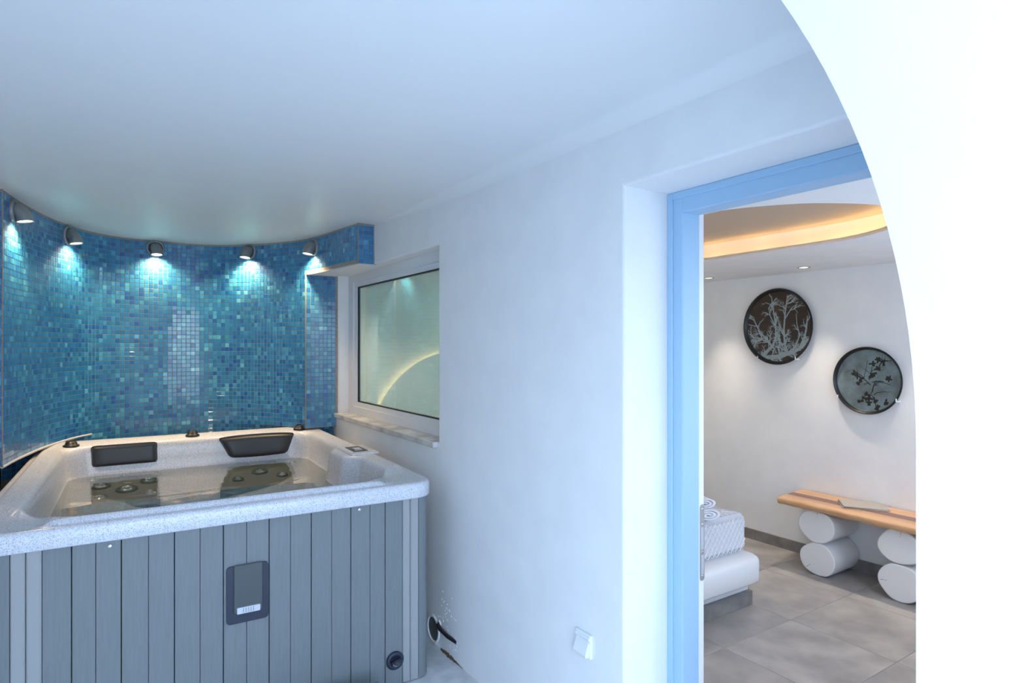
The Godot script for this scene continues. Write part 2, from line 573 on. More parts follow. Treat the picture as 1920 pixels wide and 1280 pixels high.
func niche() -> void:
	var root := holder("wall_back", "curved wall of small blue glass mosaic tiles")
	var top := CEIL - 0.012
	var bot := 0.984
	var full := resample(spline(NICHE), 0.0315)
	# grout bed: curved wall face, cut away below the soffit beside the window
	var st := mb()
	var back := PackedVector2Array()
	var corner := Vector2(1.245, -4.66)
	st.set_smooth_group(0)
	for i in full.size() - 1:
		var a := full[i]
		var b := full[i + 1]
		var low := bot
		if (a.y + b.y) / 2.0 > -4.66 and a.x > 0.5: low = SOFFIT
		quad(st, Vector3(a.x, low, a.y), Vector3(b.x, low, b.y), Vector3(b.x, CEIL + 0.01, b.y), Vector3(a.x, CEIL + 0.01, a.y))
	st.set_smooth_group(-1)
	# return face beside the window, bulkhead end, left end
	quad(st, Vector3(1.25, bot, -4.66), Vector3(XW + 0.01, bot, -4.66), Vector3(XW + 0.01, SOFFIT, -4.66), Vector3(1.25, SOFFIT, -4.66))
	quad(st, Vector3(1.366, SOFFIT, -3.86), Vector3(XW + 0.01, SOFFIT, -3.86), Vector3(XW + 0.01, CEIL + 0.01, -3.86), Vector3(1.366, CEIL + 0.01, -3.86))
	quad(st, Vector3(XL - 0.01, bot, -4.03), Vector3(-0.436, bot, -4.03), Vector3(-0.436, CEIL + 0.01, -4.03), Vector3(XL - 0.01, CEIL + 0.01, -4.03))
	# lower, wider wall under the overhang
	var lowp := PackedVector2Array()
	for p in full:
		if p.x > -0.08 and p.x < 0.88 and p.y < -5.0: lowp.append(p)
	var nl := lowp.size()
	var t0 := (lowp[0] - lowp[1]).normalized()
	var t1 := (lowp[nl - 1] - lowp[nl - 2]).normalized()
	var ends := [lowp[0], lowp[nl - 1]]
	for k in range(1, 60):
		if ends[0].x + t0.x * 0.0315 * k > XL: lowp.insert(0, ends[0] + t0 * 0.0315 * k)
		if ends[1].x + t1.x * 0.0315 * k < XW: lowp.append(ends[1] + t1 * 0.0315 * k)
	st.set_smooth_group(0)
	for i in lowp.size() - 1:
		var a := lowp[i]
		var b := lowp[i + 1]
		quad(st, Vector3(a.x, 0.0, a.y), Vector3(b.x, 0.0, b.y), Vector3(b.x, bot + 0.02, b.y), Vector3(a.x, bot + 0.02, a.y))
	st.set_smooth_group(-1)
	obj("grout_bed", st, M.grout, root)
	# underside of the overhang and plaster soffit under the bulkhead
	st = mb()
	var under := PackedVector2Array()
	for p in full:
		if p.x > 0.5 and p.y > -4.66: break
		under.append(p)
	under.append(Vector2(1.245, -4.66))
	under.append(Vector2(XW + 0.005, -4.66))
	under.append(Vector2(XW + 0.005, -5.6))
	under.append(Vector2(XL - 0.005, -5.6))
	under.append(Vector2(XL - 0.005, -4.03))
	var idx := Geometry2D.triangulate_polygon(under)
	for i in range(0, idx.size(), 3):
		tri(st, Vector3(under[idx[i]].x, bot, under[idx[i]].y), Vector3(under[idx[i + 1]].x, bot, under[idx[i + 1]].y), Vector3(under[idx[i + 2]].x, bot, under[idx[i + 2]].y))
	obj("overhang_underside", st, M.white_grout, root)
	st = mb()
	var sof := PackedVector2Array()
	for p in full:
		if p.x > 0.5 and p.y > -4.66: sof.append(p)
	sof.append(Vector2(XW + 0.005, -3.86))
	sof.append(Vector2(XW + 0.005, -4.66))
	sof.append(Vector2(1.245, -4.66))
	idx = Geometry2D.triangulate_polygon(sof)
	for i in range(0, idx.size(), 3):
		tri(st, Vector3(sof[idx[i]].x, SOFFIT, sof[idx[i]].y), Vector3(sof[idx[i + 1]].x, SOFFIT, sof[idx[i + 1]].y), Vector3(sof[idx[i + 2]].x, SOFFIT, sof[idx[i + 2]].y))
	obj("bulkhead_soffit", st, M.white, root)
	# white plaster bead along the cut edges
	st = mb()
	var edge := []
	for p in full:
		if p.x > -0.06: break
		edge.append(Vector3(p.x, bot - 0.001, p.y))
	tube(st, edge, [0.008], 6)
	edge = []
	for p in sof.slice(0, sof.size() - 3): edge.append(Vector3(p.x, SOFFIT, p.y))
	edge.append(Vector3(1.366, SOFFIT, -3.86))
	edge.append(Vector3(XW, SOFFIT, -3.86))
	tube(st, edge, [0.004], 6)
	tube(st, [Vector3(XW, SOFFIT, -3.859), Vector3(XW, CEIL, -3.859)], [0.004], 6)
	obj("plaster_bead", st, M.white_grout, root)
	st = mb()
	tube(st, [Vector3(1.2465, bot, -4.6585), Vector3(1.2465, SOFFIT, -4.6585)], [0.0042], 8)
	tube(st, [Vector3(1.3665, SOFFIT, -3.8595), Vector3(1.3665, CEIL, -3.8595)], [0.0036], 8)
	tube(st, [Vector3(-0.4355, bot, -4.0295), Vector3(-0.4355, CEIL, -4.0295)], [0.0036], 8)
	obj("corner_bead", st, M.grout, root)
	# the tiles
	put_tiles(full, top, bot + 0.0012, -4.66, SOFFIT)
	put_tiles(resample(PackedVector2Array([Vector2(1.25, -4.66), Vector2(XW - 0.008, -4.66)]), 0.0315), SOFFIT - 0.004, bot + 0.004)
	put_tiles(resample(PackedVector2Array([Vector2(1.366, -3.86), Vector2(XW - 0.008, -3.86)]), 0.0315), top, SOFFIT + 0.004)
	put_tiles(resample(PackedVector2Array([Vector2(XL + 0.004, -4.03), Vector2(-0.436, -4.03)]), 0.0315), top, bot + 0.004)
	put_tiles(lowp, bot + 0.0008, 0.80)
	var shapes: ArrayMesh
	st = mb()
	cbox(st, Vector3(0, 0, -0.0010), Vector3(0.0288, 0.0288, 0.005), 0.0012)
	st.generate_normals()
	shapes = st.commit()
	var lin := [Color(0.012, 0.159, 0.380), Color(0.013, 0.189, 0.442), Color(0.017, 0.208, 0.451), Color(0.022, 0.233, 0.470), Color(0.032, 0.263, 0.498), Color(0.059, 0.347, 0.563), Color(0.006, 0.115, 0.400), Color(0.113, 0.462, 0.675)]
	var mats := []
	for c in lin:
		var m := glass_tile(c)
		mats.append(m)
	# the 300 that show largest are parts of their own, the rest one part
	var eye := Vector3(0, 1.6, 0)
	var fwd := Vector3(0.5529, 0, -0.8333)
	var order := []
	for i in tiles.size():
		var tr: Transform3D = tiles[i][0]
		var d: Vector3 = tr.origin - eye
		var n: Vector3 = tr.basis.z.normalized()
		var depth := d.dot(fwd)
		var lat := d.dot(Vector3(0.8333, 0, 0.5529)) / depth
		var seen := maxf(0.0, -n.dot(d.normalized())) / (d.length_squared())
		if lat < -0.83 or tr.origin.y < bot: seen = 0.0
		order.append([seen, i])
	order.sort_custom(func(a, b): return a[0] > b[0])
	var mm := MultiMesh.new()
	mm.transform_format = MultiMesh.TRANSFORM_3D
	mm.use_colors = true
	mm.mesh = shapes
	mm.instance_count = maxi(0, order.size() - 300)
	for k in order.size():
		var e = tiles[order[k][1]]
		if k < 300:
			var o := MeshInstance3D.new()
			o.mesh = shapes
			o.material_override = mats[e[1]]
			o.name = "tile"
			root.add_child(o, true)
			o.transform = e[0]
		else:
			var c: Color = lin[e[1]] * rng.randf_range(0.88, 1.12)
			c.a = 1.0
			mm.set_instance_transform(k - 300, e[0])
			mm.set_instance_color(k - 300, c)
	var many := MultiMeshInstance3D.new()
	many.name = "mosaic_tiles"
	many.multimesh = mm
	var tm := glass_tile(Color(1, 1, 1))
	tm.vertex_color_use_as_albedo = true
	many.material_override = tm
	many.set_meta("kind", "stuff")
	root.add_child(many, true)

# ------------------------------------------------------------------ window
func window() -> void:
	var root := holder("window_1", "white framed fixed window with greenish glass and marble sill")
	var x0 := 1.585
	var x1 := 1.645
	var z0 := -4.669
	var z1 := -2.90
	var y0 := 1.078
	var y1 := 2.139
	var gz0 := -4.50
	var gz1 := -3.06
	var gy0 := 1.177
	var gy1 := 2.043
	var st := mb()
	bx(st, x0, x1, y0, gy0, z0, z1)
	bx(st, x0, x1, gy1, y1, z0, z1)
	bx(st, x0, x1, gy0, gy1, z0, gz0)
	bx(st, x0, x1, gy0, gy1, gz1, z1)
	# inner sash step
	bx(st, x0 - 0.012, x0 + 0.02, y0, gy0 - 0.035, z0 + 0.006, z1 - 0.006)
	bx(st, x0 - 0.012, x0 + 0.02, gy1 + 0.035, y1 - 0.003, z0 + 0.006, z1 - 0.006)
	bx(st, x0 - 0.012, x0 + 0.02, gy0 - 0.035, gy1 + 0.035, z0 + 0.006, gz0 - 0.06)
	obj("window_frame", st, M.frame, root)
	st = mb()
	var s := 0.008
	bx(st, x0 + 0.004, x0 + 0.02, gy0 - 0.002, gy0 + s, gz0, gz1)
	bx(st, x0 + 0.004, x0 + 0.02, gy1 - s, gy1 + 0.002, gz0, gz1)
	bx(st, x0 + 0.004, x0 + 0.02, gy0, gy1, gz0 - 0.002, gz0 + s)
	bx(st, x0 + 0.004, x0 + 0.02, gy0, gy1, gz1 - s, gz1 + 0.002)
	obj("glazing_seal", st, M.seal, root)
	st = mb()
	bx(st, x0 + 0.014, x0 + 0.018, gy0, gy1, gz0, gz1)
	var g := StandardMaterial3D.new()
	g.transparency = BaseMaterial3D.TRANSPARENCY_ALPHA
	g.albedo_color = Color(0.68, 0.90, 0.78, 0.20)
	g.roughness = 0.02
	g.metallic_specular = 0.7
	g.cull_mode = BaseMaterial3D.CULL_DISABLED
	obj("pane", st, g, root)
	st = mb()
	bx(st, x0 + 0.034, x0 + 0.038, gy0, gy1, gz0, gz1)
	obj("pane", st, g, root)
	st = mb()
	bx(st, 1.455, x0 + 0.004, 1.054, 1.087, -4.655, -2.955, 0.004)
	obj("window_sill", st, M.marble, root)

# added, unseen window of the bedroom in the outer wall, beside the arch; sized for the daylight on the bed and the bench
func added_bedroom_window() -> void:
	var root := holder("window_2", "unseen white framed bedroom window added to the outer wall for daylight")
	var z := -0.32
	var st := mb()
	bx(st, BW[0], BW[1], BW[2], BW[2] + 0.07, z - 0.03, z + 0.03, 0.004)
	bx(st, BW[0], BW[1], BW[3] - 0.07, BW[3], z - 0.03, z + 0.03, 0.004)
	for x in [BW[0], (BW[0] + BW[1]) / 2.0 - 0.035, BW[1] - 0.07]: bx(st, x, x + 0.07, BW[2] + 0.06, BW[3] - 0.06, z - 0.03, z + 0.03, 0.004)
	obj("window_frame", st, M.frame, root)
	var g := StandardMaterial3D.new()
	g.transparency = BaseMaterial3D.TRANSPARENCY_ALPHA
	g.albedo_color = Color(0.9, 0.95, 0.95, 0.04)
	g.roughness = 0.02
	g.cull_mode = BaseMaterial3D.CULL_DISABLED
	for k in 2:
		var x0: float = BW[0] + 0.06 if k == 0 else (BW[0] + BW[1]) / 2.0 + 0.03
		var x1: float = (BW[0] + BW[1]) / 2.0 - 0.03 if k == 0 else BW[1] - 0.06
		st = mb()
		quad(st, Vector3(x0, BW[2] + 0.06, z), Vector3(x1, BW[2] + 0.06, z), Vector3(x1, BW[3] - 0.06, z), Vector3(x0, BW[3] - 0.06, z))
		obj("pane", st, g, root)

# ------------------------------------------------------------------ door frame
func door() -> void:
	var root := holder("door_1", "sky blue wooden door frame in a white recess")
	var st := mb()
	var xf := 1.694
	var xk := 1.782
	# outer face with a small step, jambs and head
	bx(st, xf, xk, 0.0, 2.145, -1.533, -1.467, 0.004)
	bx(st, xf - 0.008, xf + 0.01, 0.0, 2.145, -1.533, -1.508, 0.003)
	obj("jamb", st, M.blue, root)
	st = mb()
	bx(st, xf, xk, 0.0, 2.145, -0.651, -0.585, 0.004)
	bx(st, xf - 0.008, xf + 0.01, 0.0, 2.145, -0.61, -0.585, 0.003)
	obj("jamb", st, M.blue, root)
	st = mb()
	bx(st, xf, xk, 2.069, 2.145, -1.467, -0.651, 0.004)
	bx(st, xf - 0.008, xf + 0.01, 2.12, 2.145, -1.508, -0.61, 0.003)
	obj("head", st, M.blue, root)
	st = mb()
	bx(st, xk, 1.808, 0.0, 2.145, -1.533, -1.467, 0.002)
	bx(st, xk, 1.808, 2.075, 2.145, -1.467, -0.651, 0.002)
	bx(st, xk, 1.808, 0.0, 2.145, -0.651, -0.585, 0.002)
	obj("rebate", st, M.frame, root)
	# strike plate with holes and screws
	st = mb()
	extrude(st, rounded(0.024, 0.275, 0.011), Vector3(1.797, 0.89, -1.4672), Basis(), 0.0018, true)
	var plate := obj("strike_plate", st, M.steel, root)
	st = mb()
	bx(st, 1.790, 1.803, 0.865, 0.945, -1.4656, -1.4645)
	bx(st, 1.792, 1.804, 0.775, 0.845, -1.4656, -1.4645)
	obj("latch_hole", st, M.silver, plate)
	for y in [1.01, 0.955, 0.855, 0.768]:
		st = mb()
		lathe(st, [Vector2(0.0045, 0.0), Vector2(0.003, 0.0015), Vector2(0.0, 0.0012)], Vector3(1.797, y, -1.4655), Basis(Vector3.RIGHT, PI / 2), 10)
		obj("screw", st, M.chrome, plate)

# ------------------------------------------------------------------ bedroom shell
func cove_ring(off: float, y: float, n := 72) -> PackedVector3Array:
	# rounded opening of the ceiling, seen from below
	var cp := [Vector2(3.335, -3.4), Vector2(3.335, -2.7), Vector2(3.335, -2.05), Vector2(3.315, -1.77), Vector2(3.245, -1.58), Vector2(3.12, -1.42), Vector2(2.90, -1.28), Vector2(2.62, -1.235), Vector2(2.385, -1.335), Vector2(2.26, -1.45), Vector2(2.16, -1.62), Vector2(2.08, -1.9), Vector2(2.05, -2.4), Vector2(2.05, -3.4), Vector2(2.12, -3.95), Vector2(2.4, -4.2), Vector2(2.75, -4.24), Vector2(3.1, -4.15), Vector2(3.29, -3.9)]
	var out := PackedVector3Array()
	var m := cp.size()
	var pts := []
	for i in m:
		for k in 6:
			pts.append(cp[i].cubic_interpolate(cp[(i + 1) % m], cp[(i + m - 1) % m], cp[(i + 2) % m], k / 6.0))
	for i in pts.size():
		var t: Vector2 = (pts[(i + 1) % pts.size()] - pts[(i + pts.size() - 1) % pts.size()]).normalized()
		var p: Vector2 = pts[i] + Vector2(-t.y, t.x) * off
		out.append(Vector3(p.x, y, p.y))
	return out

func bedroom() -> void:
	var z0 := -4.9
	var z1 := -0.55
	var st := mb()
	# floor: screed bed, then the large tiles
	bx(st, 1.4785, XB + 0.1, -0.25, -0.012, z0 - 0.1, z1 + 0.02)
	var fl: Node3D = struct(obj("floor_bedroom", st, M.base_tile), "grey stone tile floor of the bedroom")
	var px := 0.604
	var pz := 0.575
	var k := 0
	for i in range(-2, 3):
		for j in range(-5, 3):
			var x0 := maxf(1.479, 2.733 + px * i)
			var x1 := minf(XB, 2.733 + px * (i + 1))
			var a := maxf(z0, -2.085 + pz * j)
			var b := minf(z1, -2.085 + pz * (j + 1))
			if x1 - x0 < 0.02 or b - a < 0.02: continue
			st = mb()
			bx(st, x0 + 0.0012, x1 - 0.0012, -0.012, 0.0, a + 0.0012, b - 0.0012, 0.0012)
			k += 1
			obj("tile", st, M.tile_floor[(i * 7 + j * 3 + 40) % 4], fl)
	# walls
	st = mb()
	bx(st, XB, XB + 0.15, 0.0, 2.7, z0 - 0.15, z1 + 0.02)
	struct(obj("wall_bedroom_far", st, M.white), "pale bedroom wall behind the bench")
	st = mb()
	bx(st, 1.78, XB + 0.15, 0.0, 2.7, z0 - 0.15, z0)
	struct(obj("wall_bedroom_head", st, M.white), "bedroom wall behind the headboard")
	# stone skirting in lengths
	var bs := holder("baseboard_bedroom", "grey stone skirting along the bedroom wall")
	var z := z0
	while z < z1 - 0.05:
		var e := minf(z + 0.6, z1)
		st = mb()
		bx(st, XB - 0.010, XB, 0.0, 0.084, z + 0.001, e - 0.001, 0.001)
		obj("skirting_tile", st, M.base_tile, bs)
		z = e
	# dropped ceiling with a lit recess
	st = mb()
	var lip := cove_ring(0.0, BCEIL)
	var cen := Vector2(2.7, -2.7)
	# flat ceiling round the opening: an outline with a slit to the opening
	var key := PackedVector2Array([Vector2(XB + 0.05, lip[0].z), Vector2(XB + 0.05, z1 + 0.02), Vector2(1.8, z1 + 0.02), Vector2(1.8, z0 - 0.05), Vector2(XB + 0.05, z0 - 0.05), Vector2(XB + 0.05, lip[0].z - 0.0005)])
	key.append(Vector2(lip[0].x, lip[0].z - 0.0005))
	for i in lip.size(): key.append(Vector2(lip[lip.size() - 1 - i].x, lip[lip.size() - 1 - i].z))
	var ki := Geometry2D.triangulate_polygon(key)
	if ki.is_empty(): print("ceiling outline failed")
	for i in range(0, ki.size(), 3):
		tri(st, Vector3(key[ki[i]].x, BCEIL, key[ki[i]].y), Vector3(key[ki[i + 1]].x, BCEIL, key[ki[i + 1]].y), Vector3(key[ki[i + 2]].x, BCEIL, key[ki[i + 2]].y))
	var up := 0.02
	grid(st, [lip, cove_ring(0.0, BCEIL + up)], true, false, true)
	grid(st, [cove_ring(0.0, BCEIL + up), cove_ring(-0.11, BCEIL + up)], true, false, true)
	grid(st, [cove_ring(-0.11, BCEIL + up), cove_ring(-0.11, BCEIL + 0.125)], true, false, true)
	var lid := cove_ring(-0.11, BCEIL + 0.125)
	bx(st, 1.8, XB + 0.15, BCEIL + 0.15, BCEIL + 0.35, z0 - 0.15, z1 + 0.02)
	var cl: Node3D = struct(obj("ceiling_bedroom", st, M.white), "white dropped ceiling with a rounded recess lit from behind its lip")
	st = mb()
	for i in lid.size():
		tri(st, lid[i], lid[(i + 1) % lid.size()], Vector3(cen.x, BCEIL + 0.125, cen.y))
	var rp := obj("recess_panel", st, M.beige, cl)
	rp.set_meta("label", "panel inside the recess, its dim warm tone put into a beige colour")
	st = mb()
	var r0 := cove_ring(-0.055, BCEIL + up + 0.002)
	var r1 := cove_ring(-0.075, BCEIL + up + 0.002)
	grid(st, [r0, r1], true, false, true)
	obj("led_strip", st, M.strip_glow, cl)
	var ring := cove_ring(-0.04, BCEIL + up + 0.020)
	for i in range(0, ring.size(), 3):
		omni(cl, ring[i], Color(1.0, 0.66, 0.30), 0.0005, 0.02)
	# recessed spots: the first two are in view, the rest added unseen for fill light
	var places := [[Vector2(4.196, -3.356), "beside the door frame"], [Vector2(4.196, -2.521), "above the dark tree plate"], [Vector2(4.196, -1.686), "above the middle of the bench, unseen and added for fill light"], [Vector2(4.196, -0.86), "in the corner beyond the bench, unseen and added for fill light"], [Vector2(4.196, -4.19), "far along the bench wall, unseen and added for fill light"], [Vector2(3.30, -0.86), "near the bedroom window, unseen and added for fill light"], [Vector2(2.40, -0.86), "just inside the door, unseen and added for fill light"], [Vector2(1.96, -3.10), "between the door and the porch window, unseen and added for fill light"], [Vector2(1.96, -4.30), "in the corner near the headboard, unseen and added for fill light"]]
	for q in places:
		var d := thing("downlight", "small recessed ceiling downlight " + q[1], "light", Vector3(q[0].x, BCEIL, q[0].y), 0.0, "recessed spots in the bedroom ceiling")
		st = mb()
		lathe(st, [Vector2(0.030, 0.004), Vector2(0.031, -0.003), Vector2(0.044, -0.004), Vector2(0.046, 0.0)], Vector3.ZERO, Basis(), 28)
		obj("trim_ring", st, M.steel, d)
		st = mb()
		lathe(st, [Vector2(0.0, -0.0015), Vector2(0.029, -0.0015)], Vector3.ZERO, Basis(), 24)
		obj("lamp_lens", st, M.warm, d)
		spot(d, Vector3(0, -0.012, 0), Vector3.DOWN, Color(1.0, 0.86, 0.70), 0.36, 32.0 if q[0].x > 4.0 else 56.0, 0.028, 1.0)

# ------------------------------------------------------------------ hot tub
const TX := 0.49
const TZ := -3.73

# one turn round a rounded rectangle, always with the same number of points
func loop(xl: float, xr: float, zb: float, zf: float, rf: float, rb := -1.0) -> PackedVector2Array:
	if rb < 0.0: rb = rf
	var out := PackedVector2Array()
	var nc := 14
	var ns := 40
	var cs := [Vector2(xr - rf, zf - rf), Vector2(xl + rf, zf - rf), Vector2(xl + rb, zb + rb), Vector2(xr - rb, zb + rb)]
	var rs := [rf, rf, rb, rb]
	for k in 4:
		for i in nc:
			var t := PI / 2.0 * (k + float(i) / nc)
			out.append(cs[k] + Vector2(cos(t), sin(t)) * rs[k])
		var t1 := PI / 2.0 * (k + 1)
		var a: Vector2 = cs[k] + Vector2(cos(t1), sin(t1)) * rs[k]
		var b: Vector2 = cs[(k + 1) % 4] + Vector2(cos(t1), sin(t1)) * rs[(k + 1) % 4]
		for i in ns: out.append(a.lerp(b, float(i) / ns))
	return out

func tub_rows() -> Array:
	# [inset from the lip or the basin edge, height, basin?]
	var prof := [[0.03, 0.876, 0], [0.004, 0.873, 0], [0.0, 0.878, 0], [0.0, 0.928, 0], [0.003, 0.938, 0], [0.010, 0.945, 0], [0.020, 0.947, 0], [0.032, 0.947, 0], [0.037, 0.951, 0], [0.043, 0.961, 0], [0.050, 0.966, 0], [0.056, 0.968, 0],
		[0.2, 0.968, 2], [0.4, 0.968, 2], [0.6, 0.968, 2], [0.8, 0.967, 2], [0.95, 0.965, 2], [0.0, 0.962, 1], [0.008, 0.955, 1], [0.014, 0.942, 1], [0.018, 0.92, 1], [0.024, 0.86, 1], [0.03, 0.80, 1], [0.036, 0.775, 1], [0.055, 0.752, 1], [0.09, 0.738, 1], [0.2, 0.722, 1], [0.35, 0.700, 1], [0.48, 0.66, 1], [0.52, 0.50, 1], [0.56, 0.30, 1], [0.70, 0.28, 1]]
	var rows := []
	for p in prof:
		var inner := loop(-0.742, 0.742, -0.95, 0.957, 0.30, 0.12)
		var pts: PackedVector2Array
		if p[2] == 0: pts = loop(-0.885 + p[0], 0.885 - p[0], -1.2 + p[0], 1.02 - p[0], maxf(0.11 - p[0], 0.03))
		elif p[2] == 1:
			var d: float = p[0]
			pts = loop(-0.742 + d, 0.742 - d, -0.95 + d, 0.957 - d, maxf(0.30 - d * 0.4, 0.03), 0.12 + d * 0.25)
		else:
			var a := loop(-0.829, 0.829, -1.144, 0.964, 0.054)
			pts = PackedVector2Array()
			for i in a.size(): pts.append(a[i].lerp(inner[i], p[0]))
		var row := PackedVector3Array()
		for q in pts:
			var y: float = p[1]
			var x := q.x
			if p[2] >= 1:
				# arm block under the control panel on the right
				var w := smoothstep(-0.10, -0.04, q.y) * (1.0 - smoothstep(0.26, 0.32, q.y))
				var side: float = (p[0] if p[2] == 2 else 1.0)
				if q.x > 0.55: x -= signf(q.x) * 0.075 * w * side * (1.0 if y > 0.70 else 0.5)
			if y > 0.946:
				for sgn in [-1.0, 1.0]:
					var e := Vector2((0.885 - sgn * q.x) / 0.27, (1.02 - q.y) / 0.34).length()
					y = lerpf(0.9465, y, smoothstep(0.90, 1.02, e))
			if y > 0.95 and q.y < -0.9: y += 0.012 * smoothstep(-0.9, -1.1, q.y)
			row.append(Vector3(x, y, q.y))
		rows.append(row)
	return rows

func floor_y(z: float) -> float:
	# shelf just under the water along the back
	return 0.775 - 0.12 * (z + 0.97)

func jet(parent: Node3D, at: Vector3, r: float, shiny: bool) -> void:
	var b := Basis(Vector3.RIGHT, atan(0.12) + 0.06)
	var st := mb()
	lathe(st, [Vector2(r, -0.004), Vector2(r * 0.98, 0.004), Vector2(r * 0.86, 0.008), Vector2(r * 0.62, 0.006), Vector2(r * 0.55, -0.004)], at, b, 28)
	var j := obj("jet", st, M.chrome if shiny else M.jet_dark, parent)
	st = mb()
	lathe(st, [Vector2(r * 0.57, 0.004), Vector2(r * 0.50, 0.012), Vector2(r * 0.42, 0.010), Vector2(r * 0.38, 0.0)], at, b, 24)
	obj("nozzle_ring", st, M.chrome, j)
	st = mb()
	lathe(st, [Vector2(0.0, 0.001), Vector2(r * 0.56, 0.001)], at, b, 20)
	obj("nozzle", st, M.black, j)

func hot_tub() -> void:
	M.jet_dark = mat(Color(0.015, 0.02, 0.018), 0.4)
	M.shelf_grey = mat(Color(0.20, 0.21, 0.20), 0.5)
	var t := thing("hot_tub", "square white speckled hot tub with grey board skirt in the mosaic niche", "hot tub", Vector3(TX, 0, TZ), deg_to_rad(-1.9))
	var st := mb()
	var rows := tub_rows()
	grid(st, rows, true, true)
	var last: PackedVector3Array = rows[rows.size() - 1]
	for i in last.size(): tri(st, last[i], last[(i + 1) % last.size()], Vector3(0, 0.28, -0.1))
	obj("shell", st, M.acrylic, t)
	# skirt: dark backing, boards, corner strips, curved corners, side panels
	st = mb()
	bx(st, -0.82, 0.82, 0.01, 0.88, 0.962, 0.972)
	bx(st, -0.832, -0.825, 0.01, 0.88, -1.15, 0.96)
	bx(st, 0.825, 0.832, 0.01, 0.88, -1.15, 0.96)
	obj("backing", st, M.gap, t)
	var xs := [-0.645, -0.559, -0.486, -0.406, -0.318, -0.23, -0.14, -0.055, 0.033, 0.121, 0.208, 0.295, 0.384, 0.47, 0.559, 0.632, 0.717]
	for i in xs.size() - 1:
		var ga := 0.0016 if i % 2 == 0 else 0.0007
		var gb := 0.0007 if i % 2 == 0 else 0.0016
		st = mb()
		bx(st, xs[i] + gb, xs[i + 1] - ga, 0.004, 0.884, 0.97, 1.0, 0.0016)
		obj("board", st, M.board, t)
	for s in [[-0.735, -0.691], [-0.691, -0.645], [0.717, 0.756], [0.756, 0.799]]:
		st = mb()
		bx(st, s[0] + 0.001, s[1] - 0.001, 0.004, 0.884, 0.972, 1.004, 0.004)
		obj("corner_strip", st, M.board_light, t)
	for sgn in [-1.0, 1.0]:
		st = mb()
		var cols := []
		for k in 11:
			var a := PI / 2.0 * k / 10.0
			var x: float = 0.80 + 0.065 * sin(a)
			var z: float = 0.93 + 0.07 * cos(a)
			if sgn < 0: x = 0.736 + 0.129 * sin(a)
			cols.append(PackedVector3Array([Vector3(sgn * x, 0.004, z), Vector3(sgn * x, 0.884, z)]))
		cols.append(PackedVector3Array([Vector3(sgn * 0.865, 0.004, 0.80), Vector3(sgn * 0.865, 0.884, 0.80)]))
		grid(st, cols)
		obj("corner_panel", st, M.board, t)
		for k in 8:
			st = mb()
			var za := 0.80 - 0.24 * k
			bx(st, sgn * 0.83, sgn * 0.865, 0.004, 0.884, za - 0.2385, za - 0.001, 0.0016)
			obj("board", st, M.board, t)
	# access cover on the front
	st = mb()
	extrude(st, rounded(0.162, 0.236, 0.016), Vector3(0.036, 0.577, 1.0), Basis(), 0.008, true)
	var pan := obj("access_panel", st, M.navy, t)
	st = mb()
	bx(st, -0.018, 0.093, 0.503, 0.699, 1.006, 1.016, 0.003)
	obj("cover_plate", st, M.cover, pan)
	st = mb()
	bx(st, -0.007, 0.083, 0.500, 0.527, 1.014, 1.022, 0.002)
	var grille := obj("grille", st, M.silver, pan)
	st = mb()
	for i in 5:
		for j in 3: bx(st, 0.016 + i * 0.0095, 0.0195 + i * 0.0095, 0.506 + j * 0.0065, 0.5090 + j * 0.0065, 1.0215, 1.0224)
	grille.set_meta("label", "silver strip with rows of dots")
	obj("dots", st, M.black, pan)
	# drain valve
	st = mb()
	lathe(st, [Vector2(0.042, 0.0), Vector2(0.043, 0.008), Vector2(0.036, 0.014), Vector2(0.027, 0.015), Vector2(0.024, 0.006), Vector2(0.0, 0.005)], Vector3(0.678, 0.123, 1.0), Basis(Vector3.RIGHT, PI / 2), 32)
	var dv := obj("drain_valve", st, M.navy, t)
	st = mb()
	cbox(st, Vector3(0.678, 0.123, 1.013), Vector3(0.044, 0.010, 0.014), 0.003, Basis(Vector3.BACK, 0.25))
	obj("handle", st, M.black, dv)
	st = mb()
	var arc := []
	for k in 9: arc.append(Vector3(0.678 + 0.014 * cos(PI * 1.15 + k * 0.16), 0.123 + 0.019 * sin(PI * 1.15 + k * 0.16) - 0.003, 1.0165))
	tube(st, arc, [0.0015], 6)
	obj("arrow", st, M.silver, dv)
	for p in [Vector2(-0.442, 0.851), Vector2(0.51, 0.854)]:
		st = mb()
		lathe(st, [Vector2(0.0085, 0.0), Vector2(0.0075, 0.004), Vector2(0.004, 0.0055), Vector2(0.0, 0.004)], Vector3(p.x, p.y, 1.0), Basis(Vector3.RIGHT, PI / 2), 16)
		obj("screw", st, M.chrome, t)
	# pillows on the back rest
	pillow(t, [Vector2(-0.598, 0.966), Vector2(-0.233, 0.966), Vector2(-0.233, 0.835), Vector2(-0.590, 0.835)], 0.0, 0.02)
	pillow(t, [Vector2(0.129, 0.962), Vector2(0.643, 0.962), Vector2(0.585, 0.82), Vector2(0.204, 0.82)], 0.05, 0.045)
	# diverter knobs on the rim, each in a shallow dish
	for p in [Vector3(-0.70, 0.968, -0.98), Vector3(-0.02, 0.976, -1.03), Vector3(0.69, 0.974, -1.0)]:
		st = mb()
		lathe(st, [Vector2(0.044, 0.0), Vector2(0.044, 0.006), Vector2(0.040, 0.012), Vector2(0.033, 0.013), Vector2(0.030, 0.028), Vector2(0.024, 0.033), Vector2(0.0, 0.034)], p, Basis(), 28)
		var kb := obj("diverter_knob", st, M.black, t)
		st = mb()
		cbox(st, p + Vector3(0, 0.036, 0), Vector3(0.056, 0.008, 0.014), 0.003, Basis(Vector3.UP, 0.5))
		obj("grip", st, M.black, kb)
	# control panel on the right arm block
	st = mb()
